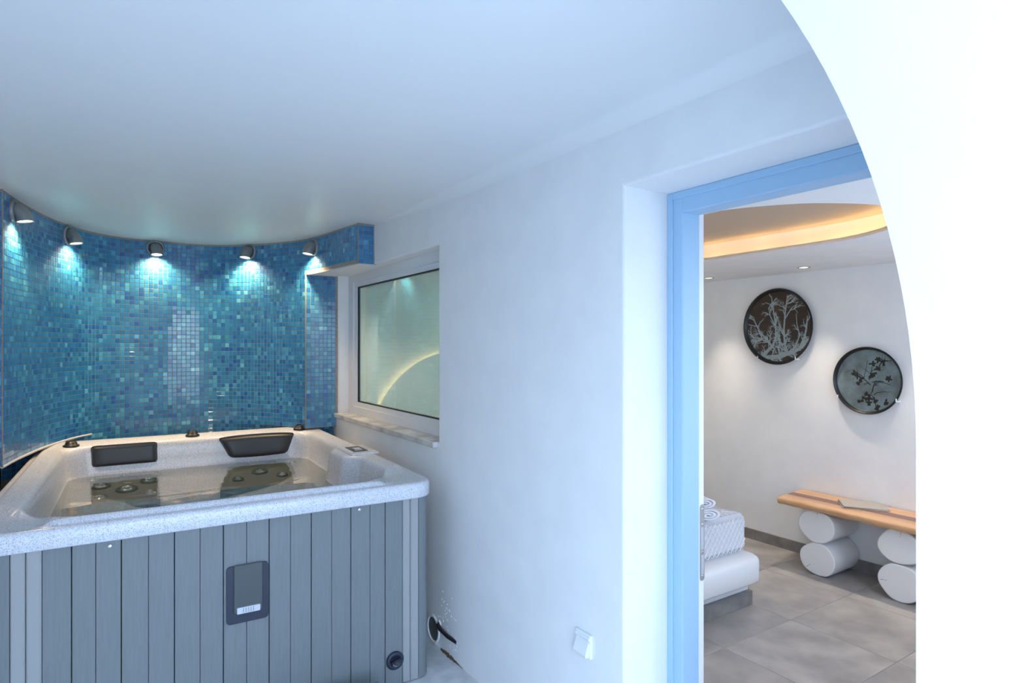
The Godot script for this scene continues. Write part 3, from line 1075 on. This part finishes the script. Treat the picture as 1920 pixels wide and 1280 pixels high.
	bx(st, 0.700, 0.865, 0.962, 0.978, -0.045, 0.265, 0.006)
	var cp := obj("control_panel", st, M.acrylic, t)
	st = mb()
	bx(st, 0.732, 0.818, 0.976, 0.981, 0.02, 0.20, 0.002)
	obj("bezel", st, M.navy, cp)
	st = mb()
	bx(st, 0.758, 0.800, 0.980, 0.982, 0.075, 0.145, 0.0)
	obj("display", st, M.silver, cp)
	for k in 4:
		st = mb()
		bx(st, 0.745 + 0.012 * k, 0.752 + 0.012 * k, 0.980, 0.9825, 0.165, 0.180, 0.0)
		obj("button", st, M.silver, cp)
	# grey massage shelves with their jets just under the water
	for s in [[[-0.60, -0.93], [-0.235, -0.93], [-0.235, -0.33], [-0.57, -0.33]], [[0.19, -0.90], [0.60, -0.88], [0.56, -0.42], [0.09, -0.44]]]:
		st = mb()
		var a := []
		for q in s: a.append(Vector3(q[0], floor_y(q[1]) - 0.004, q[1]))
		var bb := []
		for q in a: bb.append(q - Vector3(0, 0.05, 0))
		face(st, a, Vector3(0, 0.5, -0.6))
		for i in 4: face(st, [a[i], a[(i + 1) % 4], bb[(i + 1) % 4], bb[i]], (a[0] + a[2]) / 2.0)
		obj("jet_shelf", st, M.shelf_grey, t)
	for j in [[-0.536, -0.733, 0.052, 0], [-0.402, -0.631, 0.060, 0], [-0.282, -0.753, 0.052, 0], [-0.528, -0.522, 0.036, 1], [-0.278, -0.52, 0.034, 1], [0.363, -0.709, 0.054, 0], [0.213, -0.593, 0.036, 0], [0.487, -0.59, 0.038, 0]]:
		jet(t, Vector3(j[0], floor_y(j[1]), j[1]), j[2], j[3] == 1)
	for j in [[-0.585, -0.90], [-0.416, -0.92], [-0.24, -0.90], [0.303, -0.91], [0.48, -0.91], [0.606, -0.84]]:
		jet(t, Vector3(j[0], floor_y(j[1]) - 0.004, j[1]), 0.03, true)
	# water: a thin, gently rippled surface
	st = mb()
	var wr := []
	var f := FastNoiseLite.new()
	f.seed = 8
	f.frequency = 3.2
	var edge := loop(-0.7065, 0.7065, -0.9145, 0.9215, 0.285, 0.125)
	for i in edge.size():
		if edge[i].x > 0.55: edge[i].x -= 0.0755 * smoothstep(-0.10, -0.04, edge[i].y) * (1.0 - smoothstep(0.26, 0.32, edge[i].y))
	for k in 29:
		var row := PackedVector3Array()
		for q in edge:
			var p := q * (1.0 - k / 28.0) + Vector2(0, -0.1) * (k / 28.0)
			row.append(Vector3(p.x, 0.782 + 0.0012 * f.get_noise_2d(p.x, p.y * 2.0) + 0.0006 * f.get_noise_2d(p.x * 3.0 + 7.0, p.y * 5.0), p.y))
		wr.append(row)
	grid(st, wr, true, true)
	var wm := StandardMaterial3D.new()
	wm.transparency = BaseMaterial3D.TRANSPARENCY_ALPHA
	wm.albedo_color = Color(0.18, 0.28, 0.25, 0.40)
	wm.roughness = 0.02
	wm.metallic_specular = 0.5
	wm.cull_mode = BaseMaterial3D.CULL_DISABLED
	var w := obj("water", st, wm)
	w.position = t.position
	w.rotation = t.rotation
	tag(w, "clear greenish water filling the hot tub", "water")

func pillow(t: Node3D, q: Array, bow: float, thick: float) -> void:
	var st := mb()
	var nu := 24
	var nv := 14
	var front := []
	for j in nv + 1:
		var v := float(j) / nv
		var row := PackedVector3Array()
		for i in nu + 1:
			var u := float(i) / nu
			# squared-off rounding of the outline
			var uu := u
			var vv := v
			var a: Vector2 = q[0].lerp(q[1], uu)
			var b: Vector2 = q[3].lerp(q[2], uu)
			var p := a.lerp(b, vv)
			var eu := 1.0 - pow(absf(2.0 * u - 1.0), 8.0)
			var ev := 1.0 - pow(absf(2.0 * v - 1.0), 6.0)
			var h := thick * pow(clampf(eu * ev, 0.0, 1.0), 0.4)
			p.y += bow * 0.35 * (pow(2.0 * u - 1.0, 2.0) - 1.0) * (0.5 - v) * -1.0
			# round the corners of the outline
			var cc := Vector2(absf(2.0 * u - 1.0), absf(2.0 * v - 1.0))
			var k := maxf(0.0, cc.x - 0.8) / 0.2 * maxf(0.0, cc.y - 0.7) / 0.3
			p = p.lerp((q[0] + q[1] + q[2] + q[3]) / 4.0, 0.045 * k * k)
			# dished towards the middle
			var dish := bow * (1.0 - pow(2.0 * u - 1.0, 2.0)) * 0.5
			var back := -0.948 + (0.962 - p.y) * 0.12
			row.append(Vector3(p.x, p.y, back + h - dish * 0.3 + 0.01))
		front.append(row)
	grid(st, front)
	# rear side, closing the edge
	var rear := []
	for row in front:
		var r := PackedVector3Array()
		for p in row: r.append(Vector3(p.x, p.y, -0.96))
		rear.append(r)
	grid(st, rear, false, true)
	var rim_a := PackedVector3Array()
	var rim_b := PackedVector3Array()
	for i in nu + 1: rim_a.append(front[0][i]); rim_b.append(rear[0][i])
	for j in nv: rim_a.append(front[j + 1][nu]); rim_b.append(rear[j + 1][nu])
	for i in nu: rim_a.append(front[nv][nu - 1 - i]); rim_b.append(rear[nv][nu - 1 - i])
	for j in nv - 1: rim_a.append(front[nv - 1 - j][0]); rim_b.append(rear[nv - 1 - j][0])
	grid(st, [rim_a, rim_b], true)
	obj("pillow", st, M.pillow, t)

func tub_step() -> void:
	var t := thing("step_stool", "grey plastic step in front of the hot tub", "step", Vector3(0.70, 0, -2.40), deg_to_rad(-5.0))
	var st := mb()
	bx(st, -0.30, 0.30, 0.0, 0.115, -0.22, 0.22, 0.012)
	obj("body", st, M.board, t)
	st = mb()
	bx(st, -0.29, 0.29, 0.113, 0.121, -0.21, 0.21, 0.004)
	obj("tread", st, M.board, t)

# ------------------------------------------------------------------ wall lamps
func lamps() -> void:
	var spots := [
		[Vector3(-0.411, 2.318, -4.189), Vector3(0.99, 0, 0.14), "grey elbow wall spot at the left end of the mosaic, leftmost of the five"],
		[Vector3(-0.207, 2.325, -4.972), Vector3(0.92, 0, 0.40), "grey elbow wall spot, second from the left on the mosaic"],
		[Vector3(0.317, 2.336, -5.37), Vector3(0.13, 0, 0.99), "grey elbow wall spot in the middle of the five"],
		[Vector3(0.947, 2.338, -5.16), Vector3(-0.74, 0, 0.67), "grey elbow wall spot above the right tub pillow"],
		[Vector3(1.278, 2.318, -4.538), Vector3(-0.98, 0, 0.19), "grey elbow wall spot on the bulkhead beside the window"]]
	M.lamp_body = mat(Color(0.30, 0.31, 0.32), 0.42, 0.5)
	for s in spots:
		var n: Vector3 = s[1].normalized()
		var t := thing("wall_lamp", s[2], "lamp", s[0] + n * 0.004, 0.0, "spot lamps along the top of the mosaic")
		var x := Vector3.UP.cross(n).normalized()
		var b := Basis(x, n, x.cross(n))          # y of the basis points out of the wall
		var st := mb()
		lathe(st, [Vector2(0.062, -0.004), Vector2(0.063, 0.010), Vector2(0.058, 0.014), Vector2(0.048, 0.013), Vector2(0.046, 0.004), Vector2(0.0, 0.002)], Vector3.ZERO, b, 36)
		obj("flange", st, M.lamp_body, t)
		st = mb()
		var path := []
		var radii := []
		for k in 13:
			var a := (PI / 2.0 - 0.12) * k / 12.0
			path.append(n * (-0.004 + 0.052 * sin(a)) + Vector3.DOWN * (0.052 - 0.052 * cos(a)) + Vector3.UP * 0.004)
			radii.append(0.040)
		var out: Vector3 = (path[12] - path[11]).normalized()
		path.append(path[12] + out * 0.012)
		radii.append(0.040)
		tube(st, path, radii, 28, false)
		# inner wall of the snout
		var tip: Vector3 = path[13]
		tube(st, [tip, tip - out * 0.012], [0.040, 0.036], 28, false)
		tube(st, [tip - out * 0.0, tip - out * 0.014], [0.0365, 0.035], 28, false)
		obj("snout", st, M.lamp_body, t)
		st = mb()
		var z := out
		var xx := z.cross(Vector3(0.2, 0.1, 0.9)).normalized()
		lathe(st, [Vector2(0.0, 0.0), Vector2(0.036, 0.0)], tip - out * 0.006, Basis(xx, z, xx.cross(z)), 24)
		obj("lamp_lens", st, M.warm, t)
		spot(t, tip + out * 0.002, Vector3.DOWN - n * 0.14, Color(1.0, 0.70, 0.38), 0.29, 70.0, 0.03, 0.9)

# ------------------------------------------------------------------ fittings on the white wall
func wall_fittings() -> void:
	# socket with a flap lid
	var t := thing("wall_socket", "white splash-proof socket with flap lid low on the wall", "socket", Vector3(XW, 0.502, -1.739))
	var st := mb()
	bx(st, -0.012, 0.0, -0.043, 0.043, -0.043, 0.043, 0.003)
	obj("base_plate", st, M.plastic, t)
	st = mb()
	var pr := PackedVector2Array([Vector2(0.010, 0.026), Vector2(0.030, -0.026), Vector2(0.027, -0.036), Vector2(0.010, -0.038)])
	extrude(st, pr, Vector3(0, 0, -0.034), Basis(Vector3.LEFT, Vector3.UP, Vector3.BACK), 0.068)
	obj("flap", st, M.plastic, t)
	st = mb()
	tube(st, [Vector3(-0.013, 0.029, -0.038), Vector3(-0.013, 0.029, 0.038)], [0.005], 10)
	obj("hinge", st, M.plastic, t)
	# pipe end at the foot of the wall
	t = thing("drain_pipe", "white plastic pipe end at the foot of the wall behind the tub", "pipe", Vector3(XW, 0.0, -2.990))
	st = mb()
	var side := Basis(Vector3.BACK, PI / 2)
	lathe(st, [Vector2(0.072, -0.01), Vector2(0.072, 0.006), Vector2(0.070, 0.008), Vector2(0.063, 0.008), Vector2(0.061, 0.006), Vector2(0.061, -0.01)], Vector3(0.0, 0.076, 0.0), side, 40)
	obj("pipe_collar", st, M.plastic, t)
	st = mb()
	lathe(st, [Vector2(0.0, 0.002), Vector2(0.062, 0.002)], Vector3(0.0, 0.076, 0.0), side, 28)
	obj("pipe_bore", st, M.cover, t)
	st = mb()
	lathe(st, [Vector2(0.017, -0.01), Vector2(0.017, 0.008), Vector2(0.013, 0.008), Vector2(0.012, -0.01)], Vector3(0.0, 0.130, 0.068), side, 20)
	obj("conduit_ring", st, M.plastic, t)
	st = mb()
	tube(st, [Vector3(XW + 0.004, 0.130, -2.922), Vector3(XW - 0.016, 0.129, -2.91), Vector3(XW - 0.022, 0.122, -2.87), Vector3(XW - 0.014, 0.110, -2.80), Vector3(XW + 0.004, 0.100, -2.735)], [0.009, 0.0105, 0.0105, 0.010, 0.009], 12)
	tag(obj("cable", st, M.cable), "short black cable looping between two holes in the wall", "cable")
	# rusty water stain along the foot of the wall, and flaked paint above the pipe
	st = mb()
	var a := PackedVector3Array()
	var b := PackedVector3Array()
	var r := RandomNumberGenerator.new()
	r.seed = 3
	for k in 25:
		var z := -2.905 + 0.010 * k
		var thin := sin(PI * clampf(0.12 + k / 24.0, 0.0, 1.0))
		a.append(Vector3(XW - 0.0015, 0.001, z))
		b.append(Vector3(XW - 0.0015, 0.003 + 0.016 * thin * r.randf_range(0.4, 1.0), z))
	grid(st, [a, b], false, false, false)
	var c := PackedVector3Array()
	for k in 25:
		c.append(Vector3(XW - 0.003 - 0.012 * sin(PI * clampf(0.12 + k / 24.0, 0.0, 1.0)) * r.randf_range(0.4, 1.0), 0.0012, a[k].z))
	grid(st, [a, c], false, false, false)
	tag(obj("rust_stain", st, M.stain), "brown rust stain along the joint of wall and floor", "stain")
	st = mb()
	for k in 60:
		var z := -2.86 + r.randfn(0.0, 0.05)
		var y := 0.20 + r.randfn(0.0, 0.045)
		if k > 34:
			z = -2.77 + r.randfn(0.0, 0.022)
			y = 0.085 + r.randfn(0.0, 0.03)
		if y < 0.02: continue
		var s := r.randf_range(0.002, 0.008)
		cbox(st, Vector3(XW - 0.0005, y, z), Vector3(0.0022, s * 1.4, s), 0.0007)
	tag(obj("flaking_paint", st, M.plastic), "flakes of loose white paint above the pipe", "paint")
	get_node("flaking_paint").set_meta("kind", "stuff")

# ------------------------------------------------------------------ bench and what lies on it
func bench() -> void:
	var t := thing("bench", "live-edge pine bench with dark inlay on white painted logs", "bench", Vector3(4.27, 0, -1.85))
	var f := FastNoiseLite.new()
	f.seed = 4
	f.frequency = 2.0
	# three strips of the seat; the front edge is left as it grew
	var za := -0.80
	var zb := 0.75
	var edges := [[-0.195, -0.05], [-0.05, 0.045], [0.045, 0.19]]
	for e in 3:
		var st := mb()
		var rows := []
		for k in 41:
			var z := lerpf(za, zb, k / 40.0)
			var w := 0.010 * f.get_noise_1d(z * 3.0) + 0.006 * f.get_noise_1d(z * 9.0)
			var x0: float = edges[e][0]
			var x1: float = edges[e][1]
			# the ends are cut at a slant
			var zz0 := z + (x0 + 0.195) * (-0.12 if k == 0 else 0.0)
			var zz1 := z + (x1 + 0.195) * (-0.12 if k == 0 else 0.0)
			if e == 0:
				var by := 0.452 + 0.006 * f.get_noise_1d(z * 7.0 + 50.0)
				rows.append(PackedVector3Array([Vector3(x1, 0.5, zz1), Vector3(x0 + w + 0.012, 0.5, zz0), Vector3(x0 + w + 0.003, 0.494, zz0), Vector3(x0 + w, 0.482, zz0), Vector3(x0 + w * 0.6 + 0.004, by + 0.012, zz0), Vector3(x0 + w * 0.5 + 0.018, by, zz0), Vector3(x1, 0.452, zz1)]))
			else:
				rows.append(PackedVector3Array([Vector3(x1, 0.5, zz1), Vector3(x0, 0.5, zz0), Vector3(x0, 0.452, zz0), Vector3(x1, 0.452, zz1)]))
		# modelled lengthways along x so that the grain runs with the plank, then turned
		for row in rows:
			for i in row.size(): row[i] = Vector3(row[i].z, row[i].y, -row[i].x)
		grid(st, rows, true, false, e == 0)
		for end in [0, 40]:
			var pts := []
			for p in rows[end]: pts.append(p)
			face(st, pts, rows[20][0])
		var plank := obj(["seat_plank", "inlay", "seat_plank"][e], st, M.walnut if e == 1 else M.pine, t)
		plank.rotation.y = -PI / 2
	# four logs, lying across
	var r := RandomNumberGenerator.new()
	r.seed = 15
	var logs := [[-0.534, 0.113, 0.127, 0.113], [-0.541, 0.339, 0.131, 0.113], [0.0, 0.118, 0.132, 0.118], [-0.005, 0.343, 0.130, 0.108]]
	for l in logs:
		var st := mb()
		var ph := r.randf() * TAU
		var rows := []
		for s in [[-0.139, 0.90], [-0.140, 0.97], [-0.136, 0.995], [-0.125, 1.0], [0.0, 1.0], [0.17, 0.99], [0.185, 0.97]]:
			var row := PackedVector3Array()
			for k in 40:
				var a := TAU * k / 40.0
				var wob := 1.0 + 0.03 * cos(3.0 * a + ph) + 0.015 * cos(5.0 * a + ph * 2.0)
				if sin(a) < -0.9 or sin(a) > 0.9: wob = minf(wob, 1.0)
				row.append(Vector3(s[0], l[1] + l[3] * sin(a) * wob * s[1], l[0] + l[2] * cos(a) * wob * s[1]))
			rows.append(row)
		grid(st, rows, true)
		for e in [0, 6]:
			var pts := []
			for p in rows[e]: pts.append(p)
			face(st, pts, Vector3(0, l[1], l[0]))
		var lg := obj("log", st, M.log, t)
		# drying cracks in the cut face
		st = mb()
		var a0 := -1.9 + r.randf_range(-0.5, 0.5)
		if l[1] > 0.2: a0 = 1.5
		if l[0] > -0.3 and l[1] < 0.2: a0 = -PI + 0.1
		var d := Vector3(0, sin(a0) * l[3], cos(a0) * l[2])
		for m in 2:
			var p0 := Vector3(-0.1402, l[1], l[0]) + d * (0.88 - 0.22 * m)
			var p1 := Vector3(-0.1402, l[1], l[0]) + d * (0.70 - 0.12 * m) + Vector3(0, 0.004, 0.002)
			tube(st, [p0, (p0 + p1) / 2.0 + Vector3(0, 0.001, 0.001), p1], [0.0012 - 0.0004 * m, 0.0009, 0.0004], 6)
		obj("crack", st, M.gap, lg)
	# two thin folders
	var b := Basis(Vector3.UP, 0.62)
	var st := mb()
	cbox(st, Vector3(4.325, 0.5035, -2.175), Vector3(0.205, 0.006, 0.275), 0.001, b)
	tag(obj("magazine", st, M.paper), "beige magazine lying underneath on the pine bench", "magazine", "magazines on the bench")
	st = mb()
	cbox(st, Vector3(4.328, 0.5115, -2.170), Vector3(0.205, 0.006, 0.275), 0.001, Basis(Vector3.UP, 0.66) * Basis(Vector3.RIGHT, 0.018))
	tag(obj("magazine", st, M.paper), "beige magazine lying on top of another on the pine bench", "magazine", "magazines on the bench")

# ------------------------------------------------------------------ round plates on the bedroom wall
func branch(im: Image, p: Vector2, d: float, len: float, w: float, c: Color, r: RandomNumberGenerator, depth: int, wander := 0.16) -> void:
	var n := int(len)
	for i in n:
		d += r.randfn(0.0, wander) * 0.35
		p += Vector2(cos(d), -sin(d))
		var ww := maxf(1.0, w * (1.0 - 0.5 * i / maxf(1.0, n)))
		im.fill_rect(Rect2i(int(p.x - ww / 2.0), int(p.y - ww / 2.0), int(ceil(ww)), int(ceil(ww))), c)
		if depth > 0 and i > n * 0.15 and r.randf() < 1.7 / n * (2.0 if depth > 1 else 2.6):
			branch(im, p, d + (1.0 if r.randf() < 0.5 else -1.0) * r.randf_range(0.35, 0.9), len * r.randf_range(0.4, 0.62), ww * 0.62, c, r, depth - 1, wander)

func tree_print() -> ImageTexture:
	var n := 512
	var im := Image.create(n, n, false, Image.FORMAT_RGB8)
	var f := FastNoiseLite.new()
	f.seed = 6
	f.frequency = 0.008
	f.fractal_octaves = 4
	for y in n:
		for x in n: im.set_pixel(x, y, Color(0.13, 0.095, 0.085).lerp(Color(0.25, 0.175, 0.15), 0.5 + 0.5 * f.get_noise_2d(x, y * 1.5)))
	var r := RandomNumberGenerator.new()
	r.seed = 12
	var c := Color(0.60, 0.66, 0.68)
	# root sweeping to the right, trunks, then twigs from each
	var limbs := [[[90, 492, 170, 478, 270, 468, 370, 440, 440, 400, 480, 350], 30, 14], [[130, 480, 175, 430, 215, 395, 240, 330, 238, 240, 220, 140, 205, 40], 20, 6], [[270, 470, 262, 410, 275, 350, 240, 290], 12, 6], [[330, 450, 308, 380, 302, 280, 312, 160, 330, 40], 17, 7], [[215, 405, 165, 350, 110, 290, 70, 220, 55, 180], 14, 5], [[190, 370, 120, 345, 60, 340], 9, 4], [[350, 440, 395, 390, 420, 320, 400, 240, 395, 170], 11, 4], [[420, 420, 455, 340, 470, 270, 478, 190], 18, 6], [[300, 300, 270, 250, 255, 190], 8, 4], [[312, 200, 360, 130, 390, 110], 8, 4], [[235, 250, 200, 190, 180, 120], 8, 4]]
	for l in limbs:
		var q: Array = l[0]
		var n2 := q.size() / 2
		for i in n2 - 1:
			var p0 := Vector2(q[2 * i], q[2 * i + 1])
			var p1 := Vector2(q[2 * i + 2], q[2 * i + 3])
			var steps := int(p0.distance_to(p1))
			for k in steps:
				var w := lerpf(l[1], l[2], (i + float(k) / steps) / (n2 - 1.0)) * r.randf_range(0.85, 1.1)
				var p := p0.lerp(p1, float(k) / steps)
				im.fill_rect(Rect2i(int(p.x - w / 2), int(p.y - w / 2), int(w), int(w)), c.darkened(r.randf() * 0.12))
				if r.randf() < 0.035:
					branch(im, p, (-(p1 - p0)).angle_to(Vector2.LEFT) + (1.0 if r.randf() < 0.5 else -1.0) * r.randf_range(0.4, 1.0), r.randf_range(40, 95), 5.0, c, r, 2)
	return ImageTexture.create_from_image(im)

func flower_print() -> ImageTexture:
	var n := 512
	var im := Image.create(n, n, false, Image.FORMAT_RGB8)
	var f := FastNoiseLite.new()
	f.seed = 16
	f.frequency = 0.006
	f.fractal_octaves = 4
	for y in n:
		for x in n:
			var v := 0.5 + 0.6 * f.get_noise_2d(x, y)
			im.set_pixel(x, y, Color(0.34, 0.37, 0.37).lerp(Color(0.52, 0.60, 0.63), clampf(v, 0.0, 1.0)))
	var r := RandomNumberGenerator.new()
	r.seed = 5
	var c := Color(0.11, 0.09, 0.09)
	for a in [[330, 500, 1.8, 160, 6, 1], [290, 350, 1.55, 100, 8, 2], [275, 290, 2.3, 80, 6, 1], [265, 250, 1.3, 130, 6, 1], [290, 270, 0.65, 140, 6, 2], [340, 160, 1.5, 130, 6, 1], [230, 230, 1.75, 130, 4, 0], [300, 370, 0.6, 130, 5, 1], [225, 240, 2.3, 120, 5, 1]]:
		branch(im, Vector2(a[0], a[1]), a[2], a[3], a[4], c, r, a[5], 0.12)
	for q in [Vector2(170, 225), Vector2(205, 245), Vector2(150, 200), Vector2(190, 275), Vector2(290, 120), Vector2(335, 90), Vector2(375, 110), Vector2(300, 200), Vector2(330, 165), Vector2(280, 215), Vector2(255, 370), Vector2(235, 400), Vector2(275, 395), Vector2(200, 430), Vector2(265, 435), Vector2(390, 420), Vector2(330, 470), Vector2(415, 235), Vector2(310, 410)]:
		for k in 6:
			var a := r.randf() * TAU
			for s in 18:
				var w := 3.0 + 10.0 * sin(PI * (s + 1) / 19.0)
				var p: Vector2 = q + Vector2(cos(a), sin(a)) * s * 1.5
				im.fill_rect(Rect2i(int(p.x - w / 2), int(p.y - w / 2), int(w), int(w)), c)
	return ImageTexture.create_from_image(im)

func wall_plates() -> void:
	for k in 2:
		var r: float = [0.302, 0.236][k]
		var at := Vector3(XB, [1.752, 1.357][k], [-2.888, -2.200][k])
		var t := thing("wall_plate", ["large round dark brown plate with pale bare trees on the wall", "smaller round grey plate with dark blossom twigs on the wall"][k], "plate", at, 0.0, "round plates on the bedroom wall")
		var out := Basis(Vector3.BACK, PI / 2)          # y of the lathe points into the room (-x)
		var st := mb()
		lathe(st, [Vector2(r * 0.80, 0.004), Vector2(r * 0.97, 0.030), Vector2(r, 0.042), Vector2(r * 0.985, 0.046), Vector2(r * 0.965, 0.043), Vector2(r * 0.93, 0.028), Vector2(r * 0.92, 0.020)], Vector3.ZERO, out, 64)
		obj("rim", st, M.black, t)
		st = mb()
		st.set_smooth_group(0)
		var n := 64
		for i in n:
			var a := TAU * i / n
			var b := TAU * (i + 1) / n
			for v in [Vector2.ZERO, Vector2(cos(b), sin(b)), Vector2(cos(a), sin(a))]:
				st.set_uv(Vector2(0.5 + 0.5 * v.x, 0.5 - 0.5 * v.y))
				st.add_vertex(Vector3(-0.021, v.y * r * 0.94, v.x * r * 0.94))
		var m := mat(Color(1, 1, 1), 0.3)
		m.albedo_texture = tree_print() if k == 0 else flower_print()
		obj("dish", st, m, t)
		for s in [-1.0, 1.0]:
			var a: float = [-PI / 2 + s * 0.57, -PI / 2 + s * 0.98][k]
			st = mb()
			var p := Vector3(-0.02, sin(a) * r * 1.005, cos(a) * r * 1.005)
			cbox(st, p + Vector3(0.005, 0, 0), Vector3(0.05, 0.012, 0.008), 0.002)
			cbox(st, p + Vector3(-0.03, 0.008, 0), Vector3(0.006, 0.026, 0.008), 0.002)
			obj("hook", st, M.plastic, t)

# ------------------------------------------------------------------ bed
func bed() -> void:
	var t := thing("bed_base", "white built-in bed base on a recessed grey tile plinth", "bed", Vector3(2.62, 0, -2.34))
	var hw := 0.72
	var st := mb()
	bx(st, -hw, hw, 0.0, 0.088, -2.47, 0.0, 0.002)
	obj("plinth", st, M.base_tile, t)
	st = mb()
	bx(st, -hw + 0.012, hw - 0.015, 0.088, 0.185, -2.47, -0.02, 0.004)
	obj("recess", st, M.bed_white, t)
	st = mb()
	var pl := rounded(2 * hw + 0.0, 0.155, 0.03)
	# slab with a rounded front corner
	var rows := []
	for s in [[0.172, 0.02], [0.176, 0.006], [0.185, 0.0], [0.30, 0.0], [0.318, 0.006], [0.330, 0.02], [0.334, 0.05]]:
		var row := PackedVector3Array()
		var d: float = s[1]
		var x := 0.705 - d
		var z := 0.085 - d
		row.append(Vector3(-x, s[0], -2.47))
		row.append(Vector3(-x, s[0], z))
		for k in 7:
			var a := PI / 2.0 * (1.0 - k / 6.0)
			row.append(Vector3(x - 0.06 + 0.06 * cos(a), s[0], z - 0.06 + 0.06 * sin(a)))
		row.append(Vector3(x, s[0], -2.47))
		rows.append(row)
	grid(st, rows, false, false, true)
	for e in [0, rows.size() - 1]:
		var pts := []
		for p in rows[e]: pts.append(p)
		face(st, pts, Vector3(0, 0.25, -1.0))
	obj("slab", st, M.bed_white, t)
	# mattress in a cover with a woven lattice
	var m := thing("mattress", "mattress in a pale blue lattice-quilted cover on the bed base", "mattress", Vector3(2.62, 0.334, -2.36))
	st = mb()
	cbox(st, Vector3(0, 0.115, -1.1), Vector3(1.39, 0.23, 2.2), 0.03)
	obj("cover", st, bed_cover(), m)
	st = mb()
	lattice(st)
	obj("lattice_quilting", st, mat(Color(0.88, 0.88, 0.90), 0.9), m)
	# folded towels at the foot
	var ty := 0.334 + 0.235 + 0.044
	towel(Vector3(2.985, ty, -2.50), 0.085, "white towel folded at the bottom of the pile on the bed")
	towel(Vector3(2.968, ty + 0.066, -2.51), 0.075, "white rolled towel lying on the folded one on the bed")
	# headboard: half-round panel standing off the wall, lit from behind
	var h := thing("headboard", "half-round pale headboard with a yellow light line behind its edge", "headboard", Vector3(2.62, 0.0, -4.9))
	var poly := PackedVector2Array()
	var c := Vector2(0.0, 0.75)
	for k in 41:
		var a := PI * k / 40.0
		poly.append(c + Vector2(cos(a), sin(a)) * 0.80)
	poly.append(Vector2(-0.80, 0.0))
	poly.append(Vector2(0.80, 0.0))
	st = mb()
	extrude(st, poly, Vector3(0, 0, 0.045), Basis(), 0.035)
	obj("panel", st, M.white, h)
	st = mb()
	var ra := PackedVector3Array()
	var rb := PackedVector3Array()
	for k in 41:
		var a := PI * k / 40.0
		ra.append(Vector3(cos(a) * 0.775, 0.75 + sin(a) * 0.775, 0.02))
		rb.append(Vector3(cos(a) * 0.775, 0.75 + sin(a) * 0.775, 0.035))
	grid(st, [ra, rb])
	obj("led_strip", st, glow(Color(1.0, 0.80, 0.30), 0.8), h)
	for k in 30:
		var a := PI * (k + 0.5) / 30.0
		omni(h, Vector3(cos(a) * 0.79, 0.75 + sin(a) * 0.79, 0.03), Color(1.0, 0.78, 0.30), 0.00035, 0.01)

func bed_cover() -> StandardMaterial3D:
	var m := mat(Color(0.66, 0.68, 0.73), 0.95)
	return m

func lattice(st: SurfaceTool) -> void:
	# raised cords crossing on the foot end, the right side and the top
	var s := 0.042
	for k in range(-6, 36):
		for dirn in [-1.0, 1.0]:
			var a := []
			var x0 := 0.695 - k * s
			for i in 7:
				var v := i / 6.0
				var x: float = x0 + dirn * (v - 0.5) * 0.16
				var y := 0.012 + 0.206 * v
				if x > 0.672 or x < -0.67: continue
				a.append(Vector3(x, y, 0.0015))
			if a.size() > 2: tube(st, a, [0.0032], 5, false)
			a = []
			for i in 9:
				var v := i / 8.0
				var x: float = x0 + dirn * (v - 0.5) * 0.5
				if x > 0.672 or x < -0.67: continue
				a.append(Vector3(x, 0.2315, -0.04 - 0.62 * v))
			if a.size() > 2: tube(st, a, [0.0032], 5, false)
	for k in range(0, 22):
		for dirn in [-1.0, 1.0]:
			var a := []
			for i in 7:
				var v := i / 6.0
				a.append(Vector3(0.6965, 0.012 + 0.206 * v, -0.12 - k * s + dirn * (v - 0.5) * 0.16))
			tube(st, a, [0.0032], 5, false)

func towel(at: Vector3, r: float, label: String) -> void:
	var st := mb()
	# a flattened spiral of terry, rolled along z
	var turns := 2.6
	var n := 70
	var thick := r * 0.26
	var rows := []
	var zs := [-0.17, -0.168, 0.0, 0.168, 0.17]
	for zi in zs.size():
		var inner := PackedVector3Array()
		for i in n + 1:
			var a := TAU * turns * i / n
			var rr := r * (0.12 + 0.88 * float(i) / n)
			var sh := thick * (0.42 if zi == 0 or zi == 4 else 0.5)
			inner.append(Vector3(cos(a) * (rr - sh) * 1.0, sin(a) * (rr - sh) * 0.42, zs[zi]))
		for i in n + 1:
			var q := n - i
			var a := TAU * turns * q / n
			var rr := r * (0.12 + 0.88 * float(q) / n)
			var sh := thick * (0.30 if zi == 0 or zi == 4 else 0.42)
			inner.append(Vector3(cos(a) * (rr + sh), sin(a) * (rr + sh) * 0.42, zs[zi]))
		rows.append(inner)
	grid(st, rows, true)
	for e in [0, rows.size() - 1]:
		for i in n:
			quad(st, rows[e][i], rows[e][i + 1], rows[e][2 * n - i], rows[e][2 * n + 1 - i])
	var o := obj("towel", st, M.towel)
	tag(o, label, "towel", "towels on the bed")
	o.position = at
	o.rotation.y = -0.35
